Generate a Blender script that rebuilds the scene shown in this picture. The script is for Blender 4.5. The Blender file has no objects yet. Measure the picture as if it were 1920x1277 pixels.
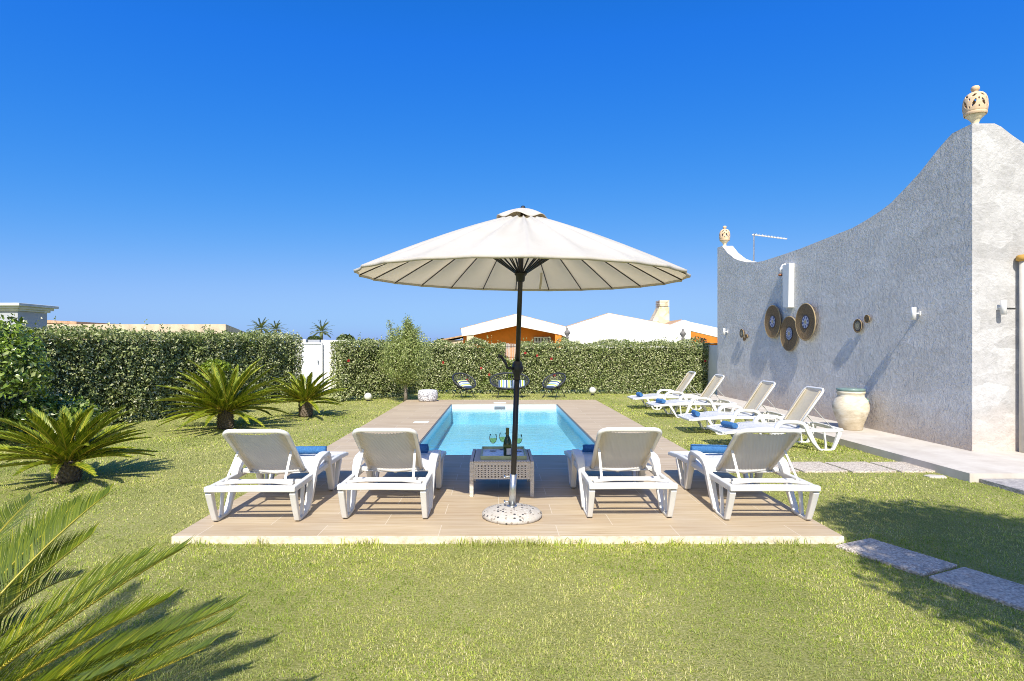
import bpy, math, random
import numpy as np
from mathutils import Vector, Matrix, Euler

random.seed(7)
rng = np.random.default_rng(11)
S = bpy.context.scene
COL = S.collection
R = math.radians
PI = math.pi
V = Vector

# ------------------------------------------------------------------ helpers
class MB:
    """Collects shapes and links them as ONE mesh object."""
    def __init__(s):
        s.v = []; s.f = []
    def add(s, vs, fs):
        o = len(s.v); s.v += [tuple(p) for p in vs]; s.f += [tuple(i + o for i in q) for q in fs]
        return s
    def box(s, x0, x1, y0, y1, z0, z1):
        return s.add([(x0,y0,z0),(x1,y0,z0),(x1,y1,z0),(x0,y1,z0),(x0,y0,z1),(x1,y0,z1),(x1,y1,z1),(x0,y1,z1)],
                     [(3,2,1,0),(4,5,6,7),(0,1,5,4),(1,2,6,5),(2,3,7,6),(3,0,4,7)])
    def obox(s, c, ax, ay, az, hx, hy, hz):
        vs = []
        for k in (-1, 1):
            for i, j in ((-1,-1),(1,-1),(1,1),(-1,1)):
                vs.append(V(c) + ax*hx*i + ay*hy*j + az*hz*k)
        return s.add(vs, [(3,2,1,0),(4,5,6,7),(0,1,5,4),(1,2,6,5),(2,3,7,6),(3,0,4,7)])
    def prism(s, pts, fn, d0, d1):
        """pts 2-D outline; fn(u,v,d) -> 3-D"""
        n = len(pts)
        vs = [fn(u, w, d0) for u, w in pts] + [fn(u, w, d1) for u, w in pts]
        fs = [tuple(range(n))[::-1], tuple(range(n, 2*n))]
        fs += [(i, (i+1) % n, n + (i+1) % n, n + i) for i in range(n)]
        return s.add(vs, fs)
    def tube(s, pts, r, n=8, caps=True, closed=False):
        pts = [V(p) for p in pts]; m = len(pts)
        rs = r if isinstance(r, (list, tuple)) else [r]*m
        vs = []; ref = None
        for i, p in enumerate(pts):
            if closed: t = pts[(i+1) % m] - pts[i-1]
            else: t = pts[min(i+1, m-1)] - pts[max(i-1, 0)]
            t.normalize()
            if ref is None:
                ref = V((0,0,1)) if abs(t.z) < .9 else V((1,0,0))
            a = t.cross(ref)
            if a.length < 1e-5: a = t.orthogonal()
            a.normalize(); b = a.cross(t).normalized(); ref = b
            for k in range(n):
                an = 2*PI*k/n
                vs.append(p + (a*math.cos(an) + b*math.sin(an))*rs[i])
        fs = []
        for i in range(m if closed else m-1):
            j = (i+1) % m
            for k in range(n):
                l = (k+1) % n
                fs.append((i*n+k, i*n+l, j*n+l, j*n+k))
        if caps and not closed:
            fs.append(tuple(range(n))[::-1]); fs.append(tuple(range((m-1)*n, m*n)))
        return s.add(vs, fs)
    def band(s, pts, side, w, t):
        """rectangular section swept along pts (a plane curve); side = unit vector across; w = width along side; t = thickness in the plane (may be list)"""
        pts = [V(p) for p in pts]; side = V(side); m = len(pts); vs = []
        ts = t if isinstance(t, (list, tuple)) else [t]*m
        ws = w if isinstance(w, (list, tuple)) else [w]*m
        for i, p in enumerate(pts):
            a = (pts[i] - pts[i-1]).normalized() if i else (pts[1]-pts[0]).normalized()
            b = (pts[i+1] - pts[i]).normalized() if i < m-1 else a
            tg = (a + b).normalized(); nn = tg.cross(side).normalized()
            k = 1/max(.5, tg.dot(a))
            h = ts[i]/2*k
            vs += [p - side*ws[i]/2 - nn*h, p + side*ws[i]/2 - nn*h, p + side*ws[i]/2 + nn*h, p - side*ws[i]/2 + nn*h]
        fs = [(0,1,2,3)[::-1], tuple((m-1)*4+i for i in range(4))]
        for i in range(m-1):
            for k in range(4):
                l = (k+1) % 4
                fs.append((i*4+k, i*4+l, (i+1)*4+l, (i+1)*4+k))
        return s.add(vs, fs)
    def lathe(s, prof, n=32, c=(0,0,0), cap=True):
        c = V(c); vs = []; m = len(prof)
        for r, z in prof:
            for k in range(n):
                a = 2*PI*k/n
                vs.append(c + V((r*math.cos(a), r*math.sin(a), z)))
        fs = []
        for i in range(m-1):
            for k in range(n):
                l = (k+1) % n
                fs.append((i*n+k, i*n+l, (i+1)*n+l, (i+1)*n+k))
        if cap:
            fs.append(tuple(range(n))[::-1]); fs.append(tuple(range((m-1)*n, m*n)))
        return s.add(vs, fs)
    def grid(s, fn, nu, nv):
        vs = [fn(i/nu, j/nv) for j in range(nv+1) for i in range(nu+1)]
        fs = [(j*(nu+1)+i, j*(nu+1)+i+1, (j+1)*(nu+1)+i+1, (j+1)*(nu+1)+i) for j in range(nv) for i in range(nu)]
        return s.add(vs, fs)
    def build(s, name, mat, parent=None, smooth=False, bevel=0, loc=None, rot=None, seg=2, solid=0):
        me = bpy.data.meshes.new(name); me.from_pydata(s.v, [], s.f); me.update()
        import bmesh
        bm = bmesh.new(); bm.from_mesh(me)
        bmesh.ops.recalc_face_normals(bm, faces=bm.faces); bm.to_mesh(me); bm.free()
        return link(name, me, mat, parent, smooth, bevel, loc, rot, seg, solid)

def link(name, me, mat, parent=None, smooth=False, bevel=0, loc=None, rot=None, seg=2, solid=0):
    o = bpy.data.objects.new(name, me); COL.objects.link(o)
    if mat: me.materials.append(mat)
    if smooth:
        me.polygons.foreach_set('use_smooth', [True]*len(me.polygons))
    if solid:
        m = o.modifiers.new('Solidify', 'SOLIDIFY'); m.thickness = solid
    if bevel:
        m = o.modifiers.new('Bevel', 'BEVEL'); m.width = bevel; m.segments = seg; m.limit_method = 'ANGLE'; m.angle_limit = R(35)
        m.harden_normals = False
        me.polygons.foreach_set('use_smooth', [True]*len(me.polygons))
        w = o.modifiers.new('WN', 'WEIGHTED_NORMAL')
    if parent: o.parent = parent
    if loc is not None: o.location = loc
    if rot is not None: o.rotation_euler = rot
    return o

def np_mesh(name, verts, loops, sizes, mat, parent=None, smooth=False):
    """fast mesh from numpy arrays; sizes = verts per face"""
    me = bpy.data.meshes.new(name)
    me.vertices.add(len(verts)); me.vertices.foreach_set('co', np.ascontiguousarray(verts, dtype=np.float32).ravel())
    me.loops.add(len(loops)); me.loops.foreach_set('vertex_index', np.ascontiguousarray(loops, dtype=np.int32))
    st = np.zeros(len(sizes), np.int32); st[1:] = np.cumsum(sizes)[:-1]
    me.polygons.add(len(sizes)); me.polygons.foreach_set('loop_start', st)
    me.polygons.foreach_set('loop_total', np.ascontiguousarray(sizes, dtype=np.int32))
    me.update(calc_edges=True)
    if smooth: me.polygons.foreach_set('use_smooth', np.ones(len(sizes), bool))
    return link(name, me, mat, parent)

def empty(name, loc=(0,0,0), rz=0):
    o = bpy.data.objects.new(name, None); COL.objects.link(o)
    o.location = loc; o.rotation_euler = (0,0,rz); o.empty_display_size = .1
    return o
def tag(o, label, cat, group=None):
    o['label'] = label; o['category'] = cat
    if group: o['group'] = group
    return o
def kind(o, k, label=None, cat=None):
    o['kind'] = k
    if label: o['label'] = label
    if cat: o['category'] = cat
    return o
def copy_tree(o, parent=None):
    c = o.copy(); COL.objects.link(c); c.parent = parent
    for ch in [x for x in o.children]: copy_tree(ch, c)
    return c

# ------------------------------------------------------------------ materials
class NT:
    def __init__(s, name):
        s.m = bpy.data.materials.new(name); s.m.use_nodes = True
        s.t = s.m.node_tree; s.n = s.t.nodes; s.l = s.t.links
        s.p = s.n['Principled BSDF']; s.out = s.n['Material Output']
    def new(s, typ, **kw):
        n = s.n.new(typ)
        for k, v in kw.items():
            if k.startswith('i_'):
                key = k[2:]
                key = int(key) if key.isdigit() else key.replace('_', ' ')
                n.inputs[key].default_value = v
            else: setattr(n, k, v)
        return n
    def lk(s, a, b): s.l.new(a, b)
    def coord(s, kind='Object', scale=None, rot=None):
        c = s.new('ShaderNodeTexCoord'); o = c.outputs[kind]
        if scale or rot:
            mp = s.new('ShaderNodeMapping')
            if scale: mp.inputs['Scale'].default_value = scale
            if rot: mp.inputs['Rotation'].default_value = rot
            s.lk(o, mp.inputs['Vector']); o = mp.outputs[0]
        return o
    def noise(s, vec, scale, detail=4, rough=.55, out='Fac', dist=0):
        n = s.new('ShaderNodeTexNoise'); n.inputs['Scale'].default_value = scale
        n.inputs['Detail'].default_value = detail; n.inputs['Roughness'].default_value = rough; n.inputs['Distortion'].default_value = dist
        if vec is not None: s.lk(vec, n.inputs['Vector'])
        return n.outputs[out]
    def ramp(s, fac, stops, interp='LINEAR'):
        r = s.new('ShaderNodeValToRGB'); r.color_ramp.interpolation = interp
        e = r.color_ramp.elements
        while len(e) < len(stops): e.new(.5)
        for i, (p, c) in enumerate(stops):
            e[i].position = p; e[i].color = (*c, 1) if len(c) == 3 else c
        s.lk(fac, r.inputs[0]); return r.outputs[0]
    def mix(s, fac, a, b, mode='MIX'):
        m = s.new('ShaderNodeMix', data_type='RGBA', blend_type=mode)
        for i, x in ((0, fac), (6, a), (7, b)):
            if hasattr(x, 'is_output') or hasattr(x, 'links'): s.lk(x, m.inputs[i])
            elif i == 0: m.inputs[0].default_value = x
            else: m.inputs[i].default_value = (*x, 1)
        return m.outputs[2]
    def math(s, op, a, b=0, clamp=False):
        m = s.new('ShaderNodeMath', operation=op, use_clamp=clamp)
        for i, x in ((0, a), (1, b)):
            if hasattr(x, 'links'): s.lk(x, m.inputs[i])
            else: m.inputs[i].default_value = x
        return m.outputs[0]
    def bump(s, h, strength=.3, dist=.01, normal=None):
        b = s.new('ShaderNodeBump'); b.inputs['Strength'].default_value = strength; b.inputs['Distance'].default_value = dist
        s.lk(h, b.inputs['Height'])
        if normal: s.lk(normal, b.inputs['Normal'])
        return b.outputs[0]
    def set(s, col=None, rough=None, normal=None, metal=None, spec=None):
        for key, x in (('Base Color', col), ('Roughness', rough), ('Normal', normal), ('Metallic', metal), ('Specular IOR Level', spec)):
            if x is None: continue
            if hasattr(x, 'links'): s.lk(x, s.p.inputs[key])
            elif key == 'Base Color': s.p.inputs[key].default_value = (*x, 1)
            else: s.p.inputs[key].default_value = x
        return s.m

def simple(name, col, rough=.5, metal=0, var=.12, scale=12, bump=0, bs=60, spec=.5):
    t = NT(name); co = t.coord()
    n = t.noise(co, scale)
    lo = tuple(c*(1-var) for c in col); hi = tuple(min(1, c*(1+var)) for c in col)
    c = t.ramp(n, [(.3, lo), (.7, hi)])
    nm = t.bump(t.noise(co, bs), bump, .01) if bump else None
    return t.set(c, rough, nm, metal, spec)

def leafmat(name, stops, rough=.45, transl=.25, patch=None, spec=.4):
    """leaf colour varies leaf by leaf (random per island), optional yellowish patches by position"""
    t = NT(name)
    g = t.new('ShaderNodeNewGeometry')
    c = t.ramp(g.outputs['Random Per Island'], stops)
    if patch:
        n = t.noise(t.coord(), patch[0], 2)
        f = t.ramp(n, [(patch[1], (0,0,0)), (patch[1]+.15, (1,1,1))])
        c = t.mix(t.math('MULTIPLY', f, patch[3] if len(patch) > 3 else 1), c, patch[2])
    t.set(c, rough, spec=spec)
    tr = t.new('ShaderNodeBsdfTranslucent')
    c2 = t.mix(1, c, (1.0, 1.0, .45), 'MULTIPLY'); t.lk(c2, tr.inputs['Color'])
    mx = t.new('ShaderNodeMixShader'); mx.inputs[0].default_value = transl
    t.lk(t.p.outputs[0], mx.inputs[1]); t.lk(tr.outputs[0], mx.inputs[2]); t.lk(mx.outputs[0], t.out.inputs['Surface'])
    return t.m

M = {}
def make_mats():
    # white moulded plastic
    t = NT('white_plastic'); co = t.coord()
    n = t.noise(co, 5, 5); c = t.ramp(n, [(.3, (.65,.65,.635)), (.7, (.72,.72,.705))])
    M['plastic'] = t.set(c, .38, t.bump(t.noise(co, 300, 2), .06, .002))
    t = NT('cream_plastic'); co = t.coord()
    n = t.noise(co, 4, 5); c = t.ramp(n, [(.3, (.66,.61,.50)), (.7, (.74,.69,.58))])
    t.set(c, .45); tr = t.new('ShaderNodeBsdfTranslucent'); tr.inputs['Color'].default_value = (.84,.74,.54,1)
    mx = t.new('ShaderNodeMixShader'); mx.inputs[0].default_value = .45
    t.lk(t.p.outputs[0], mx.inputs[1]); t.lk(tr.outputs[0], mx.inputs[2]); t.lk(mx.outputs[0], t.out.inputs['Surface']); M['cream_plastic'] = t.m
    # plaster
    def plaster(name, stain, bs, lo, hi):
        t = NT(name); co = t.coord()
        wv = t.noise(t.coord(rot=(R(25),R(30),R(20))), 6, 7, .68, dist=1.0)
        fine = t.noise(co, 15, 5, .75, dist=.6)
        rid = t.noise(t.coord(scale=(1,1,.8), rot=(R(40),R(-35),0)), 11, 6, .6, dist=1.8)
        rid2 = t.noise(t.coord(scale=(.8,1,1), rot=(R(-50),R(25),0)), 7, 6, .6, dist=1.8)
        h = t.math('ADD', t.math('MULTIPLY', wv, .9), t.math('MULTIPLY', fine, .55))
        h = t.math('ADD', h, t.math('ADD', t.math('POWER', rid, 2.5), t.math('POWER', rid2, 2.5)))
        vor = t.new('ShaderNodeTexVoronoi'); vor.inputs['Scale'].default_value = 3.2
        wob = t.noise(co, 5, 3, out='Color'); t.lk(t.mix(.10, t.coord(rot=(R(38),R(38),0), scale=(1,.55,1.7)), wob), vor.inputs['Vector'])
        sc_ = t.new('ShaderNodeSeparateColor'); t.lk(vor.outputs['Color'], sc_.inputs[0])
        c = t.ramp(t.mix(.35, sc_.outputs[0], t.noise(t.coord(rot=(R(38),R(38),0), scale=(1,.3,2)), 7, 4)), [(0,(0,0,0)),(1,(1,1,1))]); c = t.ramp(c, [(0, lo), (1, hi)])
        tone = t.ramp(t.noise(co, 1.6, 5, .6), [(.3, (.93,.925,.92)), (.7, (1.05,1.05,1.05))]); c = t.mix(1, c, tone, 'MULTIPLY')
        pit = t.ramp(t.noise(co, 12, 6, .78), [(.36, (.74,.73,.72)), (.50, (1,1,1)), (.62, (1.12,1.12,1.12))])  # fine dark and bright speckle paints relief shading into the colour
        c = t.mix(.5, c, pit, 'MULTIPLY')
        # damp tan staining that fades up from the ground
        sp = t.new('ShaderNodeSeparateXYZ'); t.lk(co, sp.inputs[0])
        zz = t.math('ADD', sp.outputs['Z'], t.math('MULTIPLY', t.math('SUBTRACT', t.noise(co, 1.7, 4), .5), .9))
        f = t.ramp(zz, [(.05, (1,1,1)), (.75, (0,0,0))])
        c = t.mix(t.math('MULTIPLY', f, stain), c, (.60,.47,.36))
        # rain streaks below the coping
        st = t.noise(t.coord(scale=(2.5,2.5,.18)), 2.2, 4, .6)
        sf = t.ramp(st, [(.56, (0,0,0)), (.72, (1,1,1))])
        c = t.mix(t.math('MULTIPLY', sf, .22), c, (.44,.42,.40))
        return t.set(c, .62, t.bump(h, bs, .06), spec=.35)
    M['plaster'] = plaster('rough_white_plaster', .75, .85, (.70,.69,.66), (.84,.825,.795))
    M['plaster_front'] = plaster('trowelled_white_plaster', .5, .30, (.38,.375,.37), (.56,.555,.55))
    t = NT('painted_render'); co = t.coord()
    c = t.ramp(t.noise(co, 3, 5), [(.3, (.66,.65,.62)), (.7, (.74,.73,.71))]); M['render_white'] = t.set(c, .7, t.bump(t.noise(co, 60), .2, .01))
    # wood-look deck tiles
    t = NT('wood_look_tile'); co = t.coord('Object')
    br = t.new('ShaderNodeTexBrick'); br.offset = .5; br.offset_frequency = 2
    br.inputs['Scale'].default_value = 1; br.inputs['Mortar Size'].default_value = .0035; br.inputs['Mortar Smooth'].default_value = .3
    br.inputs['Brick Width'].default_value = .92; br.inputs['Row Height'].default_value = .31; br.inputs['Bias'].default_value = 0
    br.inputs['Color1'].default_value = (0,0,0,1); br.inputs['Color2'].default_value = (1,1,1,1); br.inputs['Mortar'].default_value = (.5,.5,.5,1)
    t.lk(co, br.inputs['Vector'])
    grain = t.noise(t.coord(scale=(1.1,26,1)), 1.6, 7, .62, dist=.4)
    big = t.noise(t.coord(scale=(.6,3,1)), 1.4, 4)
    c = t.ramp(grain, [(.28, (.385,.29,.18)), (.5, (.485,.395,.277)), (.72, (.555,.48,.365))])
    tone = t.mix(br.outputs['Color'], (.93,.91,.90), (1.05,1.04,1.02))
    c = t.mix(1, c, tone, 'MULTIPLY')
    c = t.mix(t.math('MULTIPLY', t.ramp(big, [(.45,(0,0,0)),(.75,(1,1,1))]), .28), c, (.36,.25,.16))
    c = t.mix(t.math('MULTIPLY', br.outputs['Fac'], .75), c, (.62,.56,.47))
    dirt = t.ramp(t.noise(co, 26, 3, .7), [(.70, (0,0,0)), (.76, (1,1,1))])
    c = t.mix(t.math('MULTIPLY', dirt, .35), c, (.25,.19,.14))
    M['deck'] = t.set(c, .58, spec=.15)
    t = NT('cream_stone_edge'); co = t.coord()
    c = t.ramp(t.noise(co, 22, 6, .7), [(.3, (.50,.40,.27)), (.5, (.64,.58,.47)), (.7, (.70,.66,.57))]); M['skirt'] = t.set(c, .8, t.bump(t.noise(co, 40, 5), .5, .01))
    # pool
    t = NT('pool_liner'); co = t.coord()
    c = t.ramp(t.noise(co, 1.2, 4), [(.3, (.27,.70,.89)), (.5, (.32,.74,.91)), (.7, (.36,.78,.93))]); M['liner'] = t.set(c, .5)
    t = NT('pool_white_band'); co = t.coord()
    c = t.ramp(t.noise(co, 9, 4), [(.3, (.70,.76,.78)), (.7, (.78,.82,.83))]); M['liner_white'] = t.set(c, .4)
    M['edge_dark'] = simple('dark_pool_rim', (.14,.15,.17), .5)
    t = NT('pool_water'); co = t.coord()
    w1 = t.noise(co, 5.5, 3, .5); w2 = t.noise(co, 17, 2, .5)
    nm = t.bump(t.math('ADD', w1, t.math('MULTIPLY', w2, .35)), .16, .03)
    tr = t.new('ShaderNodeBsdfTransparent'); tr.inputs['Color'].default_value = (.84,.955,.985,1)
    gl = t.new('ShaderNodeBsdfGlossy'); gl.inputs['Roughness'].default_value = .07; gl.inputs['Color'].default_value = (1,1,1,1)
    t.lk(nm, gl.inputs['Normal'])
    fr = t.new('ShaderNodeFresnel'); fr.inputs['IOR'].default_value = 1.33; t.lk(nm, fr.inputs['Normal'])
    mx = t.new('ShaderNodeMixShader'); t.lk(fr.outputs[0], mx.inputs[0]); t.lk(tr.outputs[0], mx.inputs[1]); t.lk(gl.outputs[0], mx.inputs[2])
    t.lk(mx.outputs[0], t.out.inputs['Surface']); M['water'] = t.m
    # concrete and slabs
    t = NT('pale_concrete'); co = t.coord()
    c = t.ramp(t.noise(co, 2.5, 6, .65), [(.3, (.47,.42,.36)), (.6, (.58,.54,.48)), (.8, (.64,.61,.56))]); M['concrete'] = t.set(c, .8)
    t = NT('worn_concrete'); co = t.coord()
    v = t.new('ShaderNodeTexVoronoi'); v.inputs['Scale'].default_value = 55; t.lk(co, v.inputs['Vector'])
    c = t.ramp(t.noise(co, 14, 6, .7), [(.3, (.22,.21,.21)), (.55, (.40,.38,.37)), (.75, (.52,.50,.48))]); M['worn'] = t.set(c, .9, t.bump(v.outputs['Distance'], .6, .012))
    t = NT('exposed_pebble_slab'); co = t.coord()
    v = t.new('ShaderNodeTexVoronoi'); v.inputs['Scale'].default_value = 62; t.lk(co, v.inputs['Vector'])
    c = t.ramp(v.outputs['Color'], [(.15, (.50,.44,.37)), (.45, (.76,.68,.57)), (.7, (.84,.77,.66)), (.92, (.48,.40,.33))])
    g = t.ramp(v.outputs['Distance'], [(.0, (1,1,1)), (.6, (.55,.52,.50))]); c = t.mix(.7, c, g, 'MULTIPLY')
    M['slab'] = t.set(c, .8, t.bump(t.math('SUBTRACT', 1, v.outputs['Distance']), .8, .01))
    t = NT('terrazzo'); co = t.coord()
    v = t.new('ShaderNodeTexVoronoi'); v.inputs['Scale'].default_value = 44; v.inputs['Randomness'].default_value = 1; t.lk(co, v.inputs['Vector'])
    sp = t.new('ShaderNodeSeparateColor'); t.lk(v.outputs['Color'], sp.inputs[0])
    ch = t.ramp(sp.outputs[0], [(.0, (.46,.43,.385)), (.35, (.54,.52,.48)), (.50, (.28,.24,.20)), (.66, (.05,.05,.055)), (.84, (.44,.41,.36))], 'CONSTANT')
    inside = t.ramp(v.outputs['Distance'], [(.44, (1,1,1)), (.52, (0,0,0))])
    c = t.mix(inside, (.48,.45,.41), ch); M['terrazzo'] = t.set(c, .6, t.bump(v.outputs['Distance'], .25, .004))
    # metals etc
    M['dark_metal'] = simple('dark_bronze_metal', (.035,.036,.040), .35, .6)
    M['black_metal'] = simple('black_powder_coat', (.018,.020,.026), .45, .2)
    M['galv'] = simple('galvanised_steel', (.52,.54,.55), .32, .9, .15, 30)
    M['rib'] = simple('brown_fibreglass_rib', (.055,.045,.038), .5)
    # canopy
    t = NT('ecru_canvas'); co = t.coord()
    c = t.ramp(t.noise(co, 3, 5), [(.3, (.61,.60,.575)), (.7, (.68,.67,.65))])
    wr = t.noise(t.coord(scale=(1,1,.3)), 9, 4, .6, dist=.8)
    nm = t.bump(t.math('ADD', wr, t.math('MULTIPLY', t.noise(co, 220, 2), .12)), .32, .02)
    t.set(c, .85, nm, spec=.15)
    tr = t.new('ShaderNodeBsdfTranslucent'); tr.inputs['Color'].default_value = (.78,.63,.38,1)
    mx = t.new('ShaderNodeMixShader'); mx.inputs[0].default_value = .34
    t.lk(t.p.outputs[0], mx.inputs[1]); t.lk(tr.outputs[0], mx.inputs[2]); t.lk(mx.outputs[0], t.out.inputs['Surface']); M['canvas'] = t.m
    # towels
    t = NT('blue_terry'); co = t.coord()
    c = t.ramp(t.noise(co, 60, 4, .7), [(.3, (.035,.12,.30)), (.7, (.075,.22,.46))]); M['towel'] = t.set(c, .95, t.bump(t.noise(co, 420, 3, .8), .9, .006), spec=.1)
    # wicker
    t = NT('pale_grey_wicker'); co = t.coord()
    c = t.ramp(t.noise(co, 55, 4, .7), [(.3, (.62,.56,.48)), (.7, (.76,.71,.63))])
    wv = t.new('ShaderNodeTexWave', bands_direction='DIAGONAL'); wv.inputs['Scale'].default_value = 38; t.lk(co, wv.inputs['Vector'])
    M['wicker'] = t.set(c, .7, t.bump(wv.outputs['Fac'], .5, .004))
    t = NT('grey_weave_top'); co = t.coord()
    ck = t.new('ShaderNodeTexChecker'); ck.inputs['Scale'].default_value = 75; t.lk(co, ck.inputs['Vector'])
    c = t.mix(ck.outputs['Fac'], (.36,.33,.31), (.66,.61,.56)); M['weave'] = t.set(c, .7)
    t = NT('hollow_dark'); M['dark_in'] = t.set((.03,.026,.024), .9)
    # tray
    M['tray_rim'] = simple('olive_tray_wood', (.42,.47,.26), .5)
    t = NT('tray_pattern'); co = t.coord()
    v = t.new('ShaderNodeTexVoronoi'); v.inputs['Scale'].default_value = 16; t.lk(co, v.inputs['Vector'])
    c = t.ramp(v.outputs['Distance'], [(.22, (.80,.80,.82)), (.34, (.38,.38,.60)), (.5, (.76,.76,.82))]); M['tray_base'] = t.set(c, .3)
    # glass
    def thin(name, tint, refl):
        t = NT(name); tr = t.new('ShaderNodeBsdfTransparent'); tr.inputs['Color'].default_value = (*tint, 1)
        gl = t.new('ShaderNodeBsdfGlossy'); gl.inputs['Roughness'].default_value = .02
        lw = t.new('ShaderNodeLayerWeight'); lw.inputs['Blend'].default_value = refl*.2
        mx = t.new('ShaderNodeMixShader'); t.lk(lw.outputs['Fresnel'], mx.inputs[0]); t.lk(tr.outputs[0], mx.inputs[1]); t.lk(gl.outputs[0], mx.inputs[2])
        t.lk(mx.outputs[0], t.out.inputs['Surface']); return t.m
    M['glass'] = thin('clear_glass', (.95,.96,.96), .4); M['wine'] = thin('white_wine', (.86,.85,.52), .2)
    t = NT('green_bottle_glass'); t.p.inputs['Transmission Weight'].default_value = .35; M['bottle'] = t.set((.030,.060,.008), .06)
    M['paper'] = simple('label_paper', (.62,.60,.60), .7)
    M['foil'] = simple('olive_foil', (.10,.12,.03), .4)
    # baskets
    t = NT('coiled_straw'); co = t.coord()
    sp = t.new('ShaderNodeSeparateXYZ'); t.lk(co, sp.inputs[0])
    rr = t.math('POWER', t.math('ADD', t.math('MULTIPLY', sp.outputs['X'], sp.outputs['X']), t.math('MULTIPLY', sp.outputs['Y'], sp.outputs['Y'])), .5)
    saw = t.math('FRACT', t.math('MULTIPLY', rr, 46))
    c = t.ramp(t.noise(co, 48, 4, .7), [(.3, (.12,.075,.035)), (.55, (.27,.175,.082)), (.75, (.43,.31,.155))])
    c = t.mix(t.math('MULTIPLY', t.ramp(saw, [(0,(1,1,1)),(.2,(0,0,0)),(.85,(0,0,0)),(1,(1,1,1))]), .6), c, (.045,.030,.018))
    M['straw'] = t.set(c, .85, t.bump(t.math('SINE', t.math('MULTIPLY', rr, 46*2*PI)), .6, .008))
    M['straw_rim'] = simple('straw_binding', (.36,.27,.15), .8, 0, .25, 60)
    def medal(name, kx, a, b, rim):
        t = NT(name); co = t.coord(); sp = t.new('ShaderNodeSeparateXYZ'); t.lk(co, sp.inputs[0])
        rr = t.math('POWER', t.math('ADD', t.math('MULTIPLY', sp.outputs['X'], sp.outputs['X']), t.math('MULTIPLY', sp.outputs['Y'], sp.outputs['Y'])), .5)
        an = t.math('ARCTAN2', sp.outputs['Y'], sp.outputs['X'])
        pet = t.math('GREATER_THAN', t.math('SINE', t.math('MULTIPLY', an, kx)), .1)
        inr = t.math('MULTIPLY', t.math('GREATER_THAN', rr, rim*.45), t.math('LESS_THAN', rr, rim*.86))
        c = t.mix(t.math('MULTIPLY', pet, inr), a, b)
        c = t.mix(t.math('GREATER_THAN', rr, rim*.9), c, (.03,.03,.06))
        c = t.mix(t.math('LESS_THAN', rr, rim*.28), c, (.38,.32,.20))
        return t.set(c, .7)
    M['medal_a'] = medal('blue_white_medallion', 8, (.42,.43,.50), (.05,.07,.22), .14)
    M['medal_b'] = medal('ringed_medallion', 16, (.42,.44,.50), (.04,.06,.20), .145)
    M['medal_c'] = medal('black_rayed_weave', 20, (.50,.42,.26), (.035,.03,.025), .085)
    M['terracotta'] = simple('terracotta', (.42,.17,.08), .8, 0, .2, 14)
    # jar
    t = NT('weathered_clay'); co = t.coord()
    n = t.noise(t.coord(scale=(1,1,2.5)), 4, 6, .65)
    c = t.ramp(n, [(.3, (.36,.30,.20)), (.5, (.62,.55,.42)), (.66, (.74,.70,.60))])
    sp = t.new('ShaderNodeSeparateXYZ'); t.lk(co, sp.inputs[0])
    f = t.ramp(sp.outputs['Z'], [(.0, (1,1,1)), (.30, (0,0,0))])
    c = t.mix(t.math('MULTIPLY', f, .5), c, (.42,.32,.20)); M['jar'] = t.set(c, .75, t.bump(t.noise(t.coord(scale=(1,1,8)), 5, 4), .3, .01))
    M['glaze'] = simple('blue_green_glaze', (.16,.24,.22), .25, 0, .2, 9)
    M['finial'] = simple('pale_ochre_ceramic', (.66,.48,.31), .6, 0, .16, 9)
    M['finial_pale'] = simple('cream_ceramic', (.72,.62,.42), .55, 0, .15, 9)
    # houses
    M['orange'] = simple('orange_render', (.74,.22,.02), .8, 0, .12, 2)
    M['orange_shade'] = M['orange']
    M['beige'] = simple('sandy_render', (.56,.46,.34), .85, 0, .2, 2.5, .2, 40)
    M['greyr'] = simple('grey_render', (.40,.42,.46), .85, 0, .08, 3)
    M['urn_stone'] = simple('weathered_urn_stone', (.20,.19,.18), .9, 0, .2, 12)
    M['greycap'] = simple('pale_grey_cornice', (.58,.60,.58), .8, 0, .1, 6)
    t = NT('roof_tile'); co = t.coord()
    wv = t.new('ShaderNodeTexWave', bands_direction='X'); wv.inputs['Scale'].default_value = 1.6; t.lk(co, wv.inputs['Vector'])
    c = t.ramp(t.noise(co, 5, 5), [(.3, (.38,.22,.12)), (.7, (.58,.40,.25))]); M['tile'] = t.set(c, .85, t.bump(wv.outputs['Fac'], .8, .05))
    t = NT('yellow_stone'); co = t.coord()
    v = t.new('ShaderNodeTexVoronoi'); v.inputs['Scale'].default_value = 3.4; t.lk(co, v.inputs['Vector'])
    c = t.ramp(v.outputs['Color'], [(.2, (.52,.42,.26)), (.6, (.66,.57,.40)), (.9, (.72,.66,.52))]); M['stone'] = t.set(c, .85, t.bump(v.outputs['Distance'], .6, .04))
    M['gate'] = simple('white_painted_metal', (.70,.73,.78), .45, 0, .06, 3)
    M['reed'] = simple('bleached_reed', (.58,.54,.48), .85, 0, .15, 30)
    M['grille'] = simple('white_window_grille', (.75,.74,.72), .5)
    # plants
    M['hedge_leaf'] = leafmat('grey_green_hedge_leaf', [(0, (.075,.115,.035)), (.3, (.20,.255,.08)), (.6, (.36,.41,.16)), (.86, (.54,.56,.30)), (1, (.70,.69,.52))], .42, .24, (1.3, .56, (.16,.24,.03), .6))
    M['hedge_core'] = simple('dark_hedge_core', (.045,.055,.02), .95, 0, .5, 20)  # dark tone puts the shade inside the hedge into the colour
    M['shrub_leaf'] = leafmat('glossy_shrub_leaf', [(0, (.035,.07,.014)), (.4, (.11,.19,.03)), (.75, (.24,.34,.05)), (1, (.50,.52,.30))], .27, .2, (1.5, .52, (.26,.38,.02), .7), .55)
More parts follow.
